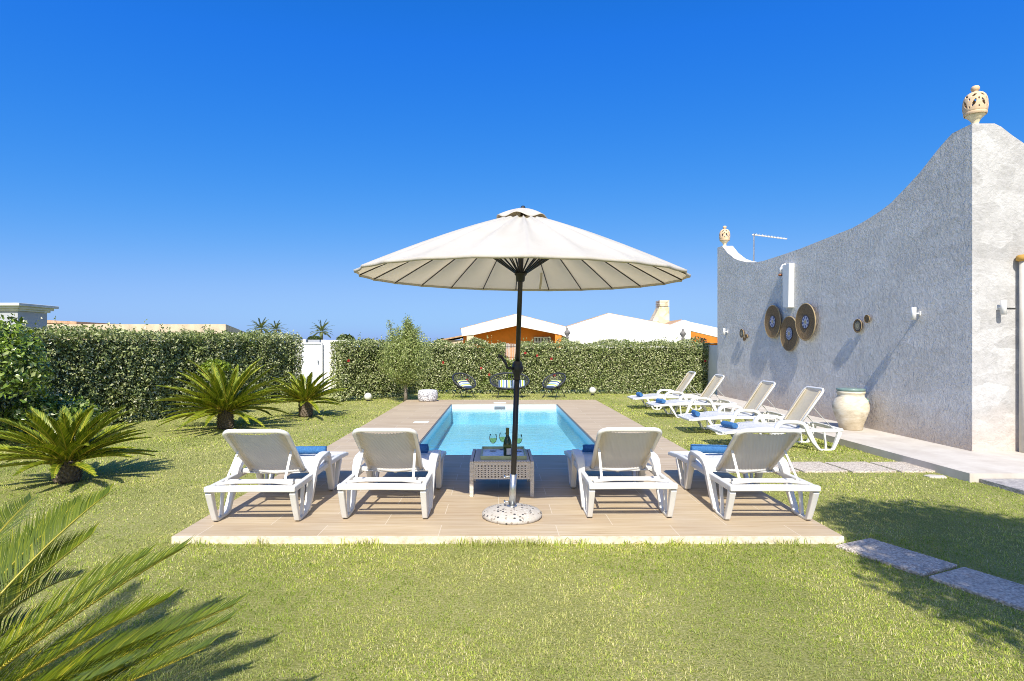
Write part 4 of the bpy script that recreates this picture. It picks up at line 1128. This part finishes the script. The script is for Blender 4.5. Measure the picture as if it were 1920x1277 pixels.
# ---- cycads
def frond_mesh(pts, up, nl, ll, lw, rr, vee=R(32), fwd=.95, jit=0):
    """pts: quadratic bezier (base, control, tip). returns rachis MB, leaflet arrays"""
    p0, p1, p2 = [np.array(p, float) for p in pts]
    us = np.linspace(.10, 1, nl)
    def cur(u): return ((1-u)**2)[:,None]*p0 + (2*u*(1-u))[:,None]*p1 + (u**2)[:,None]*p2
    C = cur(us); T = (2*(1-us))[:,None]*(p1-p0) + (2*us)[:,None]*(p2-p1); T /= np.linalg.norm(T, axis=1)[:,None]
    up = np.array(up, float); Sd = np.cross(T, up); Sd /= np.linalg.norm(Sd, axis=1)[:,None]; Nn = np.cross(Sd, T)
    prof = np.clip(np.minimum(1, us/.22*.8+.2), 0, 1)*np.clip((1.02-us)/.30, .25, 1)**.6
    prof = np.where(us < .16, prof*.55, prof)
    VV = []; LP = []; SZ = []; off = 0
    for s in (-1, 1):
        l = ll*prof*(1+rng.normal(0,.05+jit,nl))
        f = fwd*(1+.9*us**2.5) + rng.normal(0,.05,nl)
        d = s*Sd*math.cos(vee) + Nn*math.sin(vee)+ rng.normal(0,.03+jit,(nl,3)) + T*f[:,None]; d /= np.linalg.norm(d, axis=1)[:,None]
        wdir = T - (T*d).sum(1)[:,None]*d; wdir /= np.linalg.norm(wdir, axis=1)[:,None]
        q0 = C; q1 = C + d*(l*.5)[:,None] ; q2 = C + d*(l*1.0)[:,None] + (T*.10 - Nn*.07)*l[:,None]
        w = lw*.5
        v = np.stack([q0-wdir*w*.7, q0+wdir*w*.7, q1+wdir*w, q1-wdir*w, q2], 1).reshape(-1,3)
        i0 = off + np.arange(nl)*5
        LP.append(np.stack([i0,i0+1,i0+2,i0+3, i0+3,i0+2,i0+4], 1).ravel()); SZ.append(np.tile([4,3], nl)); VV.append(v); off += 5*nl
    m = MB(); uu = np.linspace(0,1,12); m.tube([V(p) for p in cur(uu)], [rr*(1-.75*u) for u in uu], 6)
    return m, np.concatenate(VV), np.concatenate(LP), np.concatenate(SZ)
def cycad_trunk(root, r, h, n=90):
    m = MB(); m.lathe([(r*.75,0),(r,.03),(r*1.02,h*.5),(r*.95,h*.85),(r*.55,h)], 16)
    for k in range(n):
        z = h*(.04+.92*k/n); a = 2.399*k; c, s_ = math.cos(a), math.sin(a)
        o = V((c,s_,0)); tdir = V((-s_,c,0)); p = o*(r*.96)+V((0,0,z)); l = .05*random.uniform(.7,1.2)
        tip = p + o*l*.75 + V((0,0,l*.75))
        m.add([p-tdir*.018-V((0,0,.012)), p+tdir*.018-V((0,0,.012)), p+V((0,0,.02)), tip-tdir*.008, tip+tdir*.008], [(0,1,4,3),(1,2,4),(2,0,3),(2,3,4)])
    m.build('trunk', M['cycad_trunk'], root)
def cycad(loc, h, r, fl, nf, label, ll=.12, sc=1, nl=46, seed=1, elmin=4, lw=.011, elmax=62):
    root = tag(empty('cycad', (loc[0], loc[1], 0)), label, 'cycad', 'cycads planted in the lawn on the left')
    cycad_trunk(root, r, h); q = random.Random(seed)
    protos = []
    for el in (elmax, elmax-11, elmax-22, elmax-33, elmax-44, elmin+2):
        for vv in range(2):
            e = R(el); L = fl*(.80 if el > 70 else 1)*(1+.06*vv)
            base = V((.03,0,h-.02)); mid = base + V((math.cos(e),0,math.sin(e)))*L*.55
            e2 = e - R(14 + 10*vv + (14 if el > 60 else 8)); tip = mid + V((math.cos(e2),.06*(vv*2-1),math.sin(e2)))*L*.55
            up = V((-math.sin(e)-.2,0,math.cos(e)+.2))
            m, v, l, s_ = frond_mesh((base, mid, tip), up, nl, ll, lw, .008, jit=.02)
            protos.append((el, m, v, l, s_))
    made = {}
    for k in range(nf):
        t = k/nf; az = 2.39996*k + q.uniform(-.15,.15); el = elmax - (elmax-elmin)*t**.9
        i = min(range(len(protos)), key=lambda j: abs(protos[j][0]-el) + q.uniform(0,9))
        if i not in made:
            _, m, v, l, s_ = protos[i]
            o = np_mesh('frond', v, l, s_, M['sago_leaf'], root); mo = m.build('midrib', M['rachis'], o, smooth=True); made[i] = o
        else:
            o = copy_tree(made[i], root)
        o.rotation_euler = (q.uniform(-.12,.12), q.uniform(-.10,.10), az); s = sc*q.uniform(.88,1.08); o.scale = (s,s,s)
    return root
cycad((-4.78,6.38), .24, .12, .70, 72, 'low cycad with a stubby trunk at the left edge of the lawn', .10, 1, 64, 3, 12, .013, 76)
cycad((-4.98,10.5), .34, .125, .98, 84, 'widest cycad on the lawn, behind the leftmost front lounger', .115, 1, 64, 5, 7, .016, 70)
cycad((-4.12,12.3), .34, .13, .72, 68, 'small round headed cycad farthest back, near the gate', .095, 1, 52, 8, 9, .014, 76)

# the big cycad whose fronds reach into the lower left corner
nc = V((-2.06,1.80,.0)); nr = tag(empty('cycad', nc), 'foreground cycad reaching yellow green fronds into the lower left corner', 'cycad', 'cycads planted in the lawn on the left')
cycad_trunk(nr, .14, .11, 40)
crown = V((0,0,.09))
def near_frond(tip, bend=.30, ll=.165, nl=125, upx=None, base=None):
    tip = V(tip) - nc; b = base or crown; d = tip - b
    mid = b + d*.52 + V((0,0,bend))
    up = V((0,0,1)) if upx is None else V(upx)
    m, v, l, s_ = frond_mesh((b, mid, tip), up, nl, ll, .0054, .0085, vee=R(27), fwd=.8, jit=.003)
    o = np_mesh('frond', v, l, s_, M['sago_near'], nr); m.build('midrib', M['rachis'], o, smooth=True)
for (px, py, Y, bend) in ((203,925,2.55,.16), (150,940,2.75,.18), (172,1003,2.40,.12), (100,985,2.5,.14), (340,1030,2.22,.09), (275,1040,2.34,.11), (436,1136,1.95,.03), (310,1125,2.12,.06), (425,1165,1.82,-.01),
                          (60,935,2.9,.2), (290,1190,1.95,.02), (230,1250,1.75,-.02), (385,1215,1.70,-.02)):
    near_frond(pt(px, py, Y), bend)
q = random.Random(12)
for k in range(26):
    a = R(75 + 270*k/26) + q.uniform(-.1,.1); L = q.uniform(.8,1.05); el = q.uniform(.1,.9)
    near_frond(nc + crown + V((math.cos(a)*L*math.cos(el), math.sin(a)*L*math.cos(el), L*math.sin(el)*.7)), .25, nl=70)

# tree outside the right of the view whose shade falls on the lawn
st = tag(empty('shade_tree', (3.42,-.15,0)), 'leafy tree right of the view that shades the lower right lawn', 'tree')
m = MB(); m.tube([(0,0,0),(.03,.02,1),(.0,.05,2.2),(.05,0,3.2)], [.13,.11,.09,.05], 10)
for k in range(9):
    a = k*2.4; m.tube([(0,.04,2.0+.1*k),(math.cos(a)*.5,math.sin(a)*.4,2.9+.12*k),(math.cos(a)*.95,math.sin(a)*.75,3.5+.12*k)], [.04,.025,.01], 6)
m.build('trunk', M['bark'], st, smooth=True)
n = 19000; d = rng.normal(0,1,(n,3)); d /= np.linalg.norm(d, axis=1)[:,None]
lump = 1 + .22*vnoise(d[:,0]*3, d[:,1]*3+d[:,2]*3, 1.6, 77) + .15*vnoise(d[:,0]*7+d[:,2]*5, d[:,1]*7, 1.5, 78)
P = d*(rng.uniform(.05,1,n)**.45*lump)[:,None]*np.array([1.2,1.5,1.15]) + np.array([-.05,.0,3.95])
leaf_cloud('crown', P, d, .10, .5, M['tree_leaf'], st, .9)

# ------------------------------------------------------------------ garden furniture at the hedge
def acapulco(loc, rz, half, label, name, cat):
    root = tag(empty(name, loc, rz), label, cat, 'dark corded garden seats by the back hedge')
    # ring: back high, front low; local -Y is the front
    def ring(a, k=1.0):
        x = (half)*math.cos(a); u = math.sin(a)   # u=1 back top, -1 front
        if half > .45:
            x = math.copysign(abs(math.cos(a))**.75, math.cos(a))*half
        return V((x*k, .02+.27*u*k, .50+.21*u*k))
    N = 48
    m = MB(); m.tube([ring(2*PI*k/N) for k in range(N)], .022, 8, closed=True); m.build('rim', M['cord'], root, smooth=True)
    m = MB(); w = max(.05, half-.36)
    for k in range(int(40*(half/.37)**.7)):
        a = 2*PI*k/int(40*(half/.37)**.7); p = ring(a)
        ex = max(-w, min(w, p.x*.5)) if half > .45 else p.x*.22
        e = V((ex, .06+.05*math.sin(a), .27+.02*math.sin(a)))
        mid = (p+e)/2 + V((0, .03, -.045))
        m.tube([p, mid, e], .006, 5)
    for k in (0.28,):
        rr = [V((ring(2*PI*i/N).x*(.25 if half < .45 else .55), .06+.06*math.sin(2*PI*i/N), .27+.025*math.sin(2*PI*i/N))) for i in range(N)]
        m.tube(rr, .008, 6, closed=True)
    m.build('cord_shell', M['cord'], root)
    for sx in (-1, 1):
        for sy in (-1, 1):
            m = MB(); hx_ = half*.62
            m.tube([(sx*hx_*.8,.06+sy*.06,.29),(sx*hx_,sy*.24+.03,.02),(sx*hx_*1.12,sy*.27+.03,.008)], .009, 6); m.build('leg', M['black_metal'], root)
    m = MB(); hx_ = half*.62; m.tube([(-hx_*.8,.06,.285),(hx_*.8,.06,.285)], .009, 6); m.build('seat_bar', M['black_metal'], root)
    return root
def cushion(loc, rot, w, h, label):
    m = MB()
    def f(u, v):
        a = 2*u-1; b = 2*v-1; return (a*w/2, b*h/2, .055*(1-a**6)*(1-b**6))
    m.grid(f, 16, 16); m.grid(lambda u, v: tuple(c*(1 if i < 2 else -.6) for i, c in enumerate(f(u, v))), 16, 16)
    o = m.build('cushion', M['stripe'], smooth=True); o.location = loc; o.rotation_euler = rot
    return tag(o, label, 'cushion', 'striped cushions on the corded seats')
def seatpt(px, Y): return ((px-935)*Y/F, Y, 0)
acapulco(seatpt(871,16.9), R(38), .36, 'dark corded egg shaped chair left of the bench', 'corded_chair', 'chair')
acapulco(seatpt(955.5,16.95), 0, .57, 'wide dark corded bench behind the pool', 'corded_bench', 'bench')
acapulco(seatpt(1038,16.9), R(-42), .36, 'dark corded egg shaped chair right of the bench', 'corded_chair', 'chair')
def cush_at(px, Y, rz, z, lb, w=.42, dx=0, spin=0):
    x, y, _ = seatpt(px, Y); e = Matrix.Rotation(rz, 3, 'Z') @ Matrix.Rotation(R(34), 3, 'X') @ Matrix.Rotation(spin, 3, 'Z')
    off = Matrix.Rotation(rz, 3, 'Z') @ V((dx, .0, z))
    cushion((x+off.x, y+off.y, off.z), e.to_euler(), w, .36, lb)
cush_at(871, 16.9, R(38), .40, 'striped cushion on the left corded chair', .36, 0, R(90))
cush_at(955.5, 16.95, 0, .40, 'striped cushion at the left of the corded bench', .38, -.14)
cush_at(955.5, 16.95, 0, .40, 'striped cushion at the right of the corded bench', .38, .26)
cush_at(1038, 16.9, R(-42), .40, 'striped cushion on the right corded chair', .36, 0, R(90))
pf = MB(); pf.lathe([(.0,0),(.22,0),(.25,.03),(.262,.10),(.265,.17),(.258,.24),(.235,.29),(.15,.305),(0,.31)], 40, cap=False)
o = pf.build('pouf', M['knit'], smooth=True); Yp = gY(752, DZ); o.location = ((802-935)*Yp/F, Yp, DZ)
tag(o, 'round grey white knitted pouf at the far left of the deck', 'pouf')
def globe(px, py, Y, lb):
    x = (px-935)*Y/F; z = 1.5-(py-650)*Y/F
    r = tag(empty('garden_globe', (x, Y, 0)), lb, 'garden lamp', 'white globe lamps at the foot of the hedges')
    m = MB(); rr = .105; m.lathe([(max(.001, rr*math.sin(PI*k/16)), z - rr*math.cos(PI*k/16)) for k in range(17)], 24); m.build('globe', M['globe'], r, smooth=True)
    m = MB(); m.lathe([(.05,0),(.05,.03),(.03,.04),(.03,z-rr+.02)], 12); m.build('stand', M['black_metal'], r)
globe(690,743.5,15.9,'white globe lamp at the foot of the hedge left of the slender tree')
globe(1111,732,17.7,'white globe lamp at the foot of the right back hedge')

# ------------------------------------------------------------------ gate between the hedges
gt = tag(empty('garden_gate', (-6.1,18.9,0)), 'white metal gate between the left hedge and the tree', 'gate')
def k_(px, Y): return (px-935)*Y/F
GY = 18.9; x0, x1, x2 = k_(566,GY)+6.1, k_(603,GY)+6.1, k_(618,GY)+6.1
m = MB(); m.box(x0, x1-.005, -.02, .02, .06, 1.59); m.build('gate_panel', M['gate'], gt)
m = MB(); m.box(x0, x1, -.045, -.022, 1.585, 1.635).box(x1-.004, x1+.036, -.045, .03, .02, 1.635); m.build('gate_frame', M['white_lamp'], gt, bevel=.005)
m = MB(); m.tube([(x1-.10,-.06,.95),(x1-.10,-.06,1.06)], .012, 6); m.build('handle', M['black_metal'], gt)
wl = tag(empty('gate_wall', (-5.55,19.1,0)), 'white rendered gate pillars with grey caps beside the metal gate', 'wall')
m = MB(); m.box(-.25, .55, -.10, .12, 0, 1.72); m.build('pillar', M['render_white'], wl, bevel=.01)
m = MB(); m.box(-1.5, -.85, .0, .2, 0, 1.74).box(-.85, -.251, .25, .45, 1.60, 1.73); m.build('pillar', M['render_white'], wl, bevel=.01)
m = MB(); m.box(-.80, -.42, .10, .24, 1.62, 1.73); m.build('letter_box', M['greyr'], wl)

# reed fence panel behind the back hedge
rf = tag(empty('reed_fence', (.4,19.3,0)), 'bleached reed fence panel showing in the gap of the back hedge', 'fence')
m = MB()
for k in range(60): 
    x = -.6+1.2*k/60; m.tube([(x,random.uniform(-.005,.005),0),(x+random.uniform(-.01,.01),0,1.60+random.uniform(-.02,.02))], .0085, 5)
m.build('reed_panel', M['reed'], rf)
m = MB()
for z in (.3,.75,1.15,1.5): m.tube([(-.6,-.014,z),(.6,-.014,z)], .006, 5)
m.build('binding_wire', M['dark_metal'], rf)
m = MB(); m.box(-.63,-.6,-.02,.02,0,1.62).box(.6,.63,-.02,.02,0,1.62); m.build('fence_post', M['reed'], rf)
# boundary wall at the right end of the back hedge
m = MB(); m.box(6.66, 6.9, 17.6, 19.6, 0, 1.55); o = m.build('boundary_wall', M['render_white'], bevel=.02); tag(o, 'pale boundary wall stub between the back hedge and the house', 'wall')

# ------------------------------------------------------------------ neighbouring houses
NY = 36.0
def nx(px): return (px-935)*NY/F
def nz(py): return 1.5-(py-650)*NY/F
nh = tag(empty('neighbour_house', (nx(968),NY,0)), 'low white house with an orange gable behind the back hedge', 'house')
def N_(m, name, mat, **k):
    o = m.build(name, mat, nh, **k); o.location = -nh.location; return o
# first gable: white verge band over a recessed orange wall
top1 = [(864.5,616),(967.6,589),(1062,613)]; bot1 = [(1062,632),(1052,628),(967.6,611),(888,628),(866,630)]
m = MB(); m.prism([(nx(a), nz(b)) for a, b in top1+bot1], lambda u, w, d: (u, d, w), NY, NY+.4); N_(m, 'gable', M['render_white'])
m = MB(); m.prism([(nx(866),0),(nx(1062),0),(nx(1062),nz(618)),(nx(967.6),nz(594)),(nx(866),nz(620))], lambda u, w, d: (u, d, w), NY+1.3, NY+1.5); N_(m, 'wall', M['orange'])
m = MB(); m.box(nx(875), nx(888), NY+.05, NY+.35, 0, nz(627.5)); N_(m, 'column', M['beige'])
m = MB(); m.box(nx(1041), nx(1053), NY+.05, NY+.35, 0, nz(627)); N_(m, 'column', M['orange'])
w = N_(MB().box(nx(1003), nx(1036), NY+1.22, NY+1.31, nz(672), nz(632)), 'window', M['dark_in'])
m = MB()
for k in range(12): 
    x = nx(1004)+(nx(1036)-nx(1004))*k/11; m.tube([(x,NY+1.18,nz(672)),(x,NY+1.18,nz(632))], .025, 5)
for z in (632,641,650): m.box(nx(1003), nx(1036), NY+1.14, NY+1.17, nz(z)-.03, nz(z)+.03)
gr = m.build('grille', M['grille'], w)
def roof_strip(pts, y0, y1, name='roof', th=.12):
    m = MB()
    for (a, b), (c, d) in zip(pts, pts[1:]):
        A0, C0 = (nx(a), nz(b)), (nx(c), nz(d))
        m.prism([(A0[0],A0[1]+.004),(C0[0],C0[1]+.004),(C0[0],C0[1]+th),(A0[0],A0[1]+th)], lambda u, w, d_: (u, d_, w), y0, y1)
    N_(m, name, M['tile'])
roof_strip([(862,616.6),(967.6,589),(1062,613)], NY+.12, NY+9, th=.035)
# second, blank white gable
g2 = [(1062,613),(1140.5,587.6),(1256,610),(1281,600)]
m = MB(); m.prism([(nx(1062.2),0)]+[(nx(a), nz(b)) for a, b in ((1062.2,613),(1140.5,587.6),(1256,609.5),(1281,600),(1293,604),(1293,700))]+[(nx(1293),0)], lambda u, w, d: (u, d, w), NY-.2, NY+.2); N_(m, 'gable', M['render_white'])
roof_strip([(1061,613),(1140.5,587.6),(1256,609.5)], NY-.05, NY+9, th=.035)
m = MB(); m.prism([(nx(1254),nz(611)),(nx(1280),nz(600)),(nx(1280),nz(598.5)),(nx(1254),nz(609.5))], lambda u, w, d: (u, d, w), NY+.22, NY+7); N_(m, 'roof', M['tile'])
# third, with an orange porch
m = MB(); m.prism([(nx(1293),nz(604)),(nx(1400),nz(627)),(nx(1400),nz(646)),(nx(1293),nz(620.5))], lambda u, w, d: (u, d, w), NY-.2, NY+.2); N_(m, 'gable', M['render_white'])
m = MB(); m.prism([(nx(1293),0),(nx(1420),0),(nx(1420),nz(636)),(nx(1293),nz(609))], lambda u, w, d: (u, d, w), NY+1.4, NY+1.6); N_(m, 'wall', M['orange'])
m = MB(); m.box(nx(1293)+.01, nx(1420), NY+.2, NY+1.4, nz(644), nz(643)); N_(m, 'porch_beam', M['bark'])
m = MB(); m.prism([(nx(866)+.2,0),(nx(866)+.2,nz(622)),(nx(1400),nz(622)),(nx(1400),0)], lambda u, w, d: (u, d, w), NY+8.6, NY+8.9); N_(m, 'wall', M['render_white'])
# stone chimney
m = MB(); yc = NY+2.5; kx = lambda px: (px-935)*yc/F; kz = lambda py: 1.5-(py-650)*yc/F
m.prism([(kx(1223),kz(606)),(kx(1224),kz(600)),(kx(1236),kz(577)),(kx(1236),kz(575)),(kx(1255),kz(575)),(kx(1255),kz(612)),(kx(1223),kz(612))], lambda u, w, d: (u, d, w), yc, yc+.9); ch = N_(m, 'chimney', M['stone'])
m = MB()
for z in (564.5,568.5,572): m.box(kx(1236.5), kx(1254.5), yc-.05, yc+.95, kz(z)-.05, kz(z)+.05)
m.box(kx(1238), kx(1253), yc+.05, yc+.85, kz(575), kz(566)); o = m.build('chimney_cap', M['stone'], ch)
# urn topped posts behind the hedge
def post(px, ytop, lb):
    Y = 21.0; x = (px-935)*Y/F; z = 1.5-(ytop-650)*Y/F
    r = tag(empty('urn_post', (x,Y,0)), lb, 'post', 'slim posts topped with stone urns behind the hedge')
    m = MB(); m.box(-.045,.045,-.045,.045,0,z-.40); m.build('shaft', M['urn_stone'], r, bevel=.008)
    m = MB(); m.lathe([(.05,z-.40),(.07,z-.38),(.045,z-.35),(.05,z-.30),(.10,z-.22),(.105,z-.17),(.07,z-.12),(.035,z-.09),(.045,z-.04),(.02,z-.01),(.0,z)], 20); m.build('urn', M['urn_stone'], r, smooth=True)
post(1063.5,614,'slim post with an urn top between the two gables'); post(1280.5,616,'slim urn topped post in front of the house below the stone chimney')

# left: flat roofed building, big grey pillar, tiled roof
fb = tag(empty('flat_building', (-11.85,25,0)), 'low sandy building with a flat parapet behind the left hedge', 'building')
poly = [(-26,25),(-11.85,25),(-17.2,40),(-26,40)]
m = MB(); m.prism([(x+11.85,y-25) for x, y in [(-25.9,25.12),(-12.0,25.12),(-17.2,39.8),(-25.9,39.8)]], lambda u, w, d: (u, w, d), 0, 2.08); m.build('wall', M['beige'], fb)
m = MB()
vs = []
for x, y in poly: vs += [(x+11.85,y-25,2.06),(x+11.85,y-25,2.475 if y < 30 else 2.36)]
m.add(vs, [(0,2,3,1),(2,4,5,3),(4,6,7,5),(6,0,1,7),(1,3,5,7),(0,6,4,2)]); m.build('parapet', M['beige'], fb)
gp_ = tag(empty('chimney_pillar', (-11.95,14.2,0)), 'broad grey pillar with a moulded cap behind the left hedge', 'pillar')
m = MB(); m.box(-.55,.43,-.4,.5,0,2.36); m.build('shaft', M['greyr'], gp_, bevel=.01)
m = MB(); m.box(-.60,.48,-.45,.55,2.36,2.41).box(-.65,.53,-.50,.60,2.41,2.47).box(-.72,.60,-.57,.67,2.47,2.54); m.build('cap', M['greycap'], gp_, bevel=.01)
th = tag(empty('tiled_house', (-25,31,0)), 'distant house end with an orange tiled roof beyond the pillar', 'house')
m = MB(); m.box(-3,2.2,0,6,0,2.75); m.build('wall', M['beige'], th)
m = MB(); m.prism([(-3.3,2.95),(2.5,2.70),(2.5,2.84),(-3.3,3.12)], lambda u, w, d: (u, d, w), -.3, 6.3); m.build('roof', M['tile'], th)
th2 = tag(empty('tiled_house', (-2.9,44,0)), 'far low house with a grey tiled roof left of the orange gable', 'house')
m = MB(); m.box(-1.2,2.4,0,5,0,2.0); m.build('wall', M['beige'], th2)
m = MB(); m.prism([(-1.5,1.95),(.6,2.35),(2.7,2.0),(2.7,2.1),(.6,2.47),(-1.5,2.05)], lambda u, w, d: (u, d, w), -.3, 5.3); m.build('roof', M['tile'], th2)

# distant palms
def palm(px, py, Y, cr, label, seed):
    x = (px-935)*Y/F; z = 1.5-(py-650)*Y/F; q = random.Random(seed)
    r = tag(empty('palm_tree', (x,Y,0)), label, 'palm tree', 'palms far beyond the hedge')
    m = MB(); m.tube([(0,0,0),(.05,0,z*.5),(0,0,z)], [.22,.18,.2], 8); m.build('trunk', M['bark'], r, smooth=True)
    for k in range(26):
        a = k*2.4; e = R(80-100*k/26); L = cr*q.uniform(.85,1.1); d = V((math.cos(a)*math.cos(e), math.sin(a)*math.cos(e), math.sin(e)))
        b = V((0,0,z)); mid = b + d*L*.6; tip = mid + (d+V((0,0,-.75))).normalized()*L*.5
        up = V((0,0,1)) if abs(d.z) < .95 else V((1,0,0))
        mm, v, l, s_ = frond_mesh((b,mid,tip), up, 26, cr*.22, cr*.035, cr*.02, vee=R(10), fwd=.9, jit=.05)
        o = np_mesh('frond', v, l, s_, M['palm_leaf'], r)
palm(489,617,80,1.75,'left palm of the close pair on the horizon',3)
palm(517,618,84,1.5,'right palm of the close pair on the horizon',4)
palm(603,622,82,1.75,'single distant palm above the white gate',5)
def far_tree(px, Y, rx, rz, z, lb, sd):
    x = (px-935)*Y/F
    r = tag(empty('distant_tree', (x,Y,0)), lb, 'tree')
    n = 1600; d = rng.normal(0,1,(n,3)); d /= np.linalg.norm(d, axis=1)[:,None]
    lump = 1+.25*vnoise(d[:,0]*4, d[:,1]*4+d[:,2]*3, 1.5, sd)
    leaf_cloud('crown', d*(rng.uniform(.3,1,n)**.4*lump)[:,None]*np.array([rx,rx*.8,rz]) + np.array([0,0,z]), d, .28, .6, M['tree_leaf'], r, .8)
    m = MB(); m.tube([(0,0,0),(0,0,z)], [.15,.08], 8); m.build('trunk', M['bark'], r)
far_tree(648,60,1.0,.65,2.1,'dark round tree on the horizon right of the single palm',51)
far_tree(690,58,.9,.45,1.8,'low dark tree on the horizon left of the slender tree',52)
far_tree(590,70,.8,.5,2.3,'small brownish tree at the foot of the single palm',53)
far_tree(830,56,.9,.5,1.75,'low green tree on the horizon right of the slender tree',54)
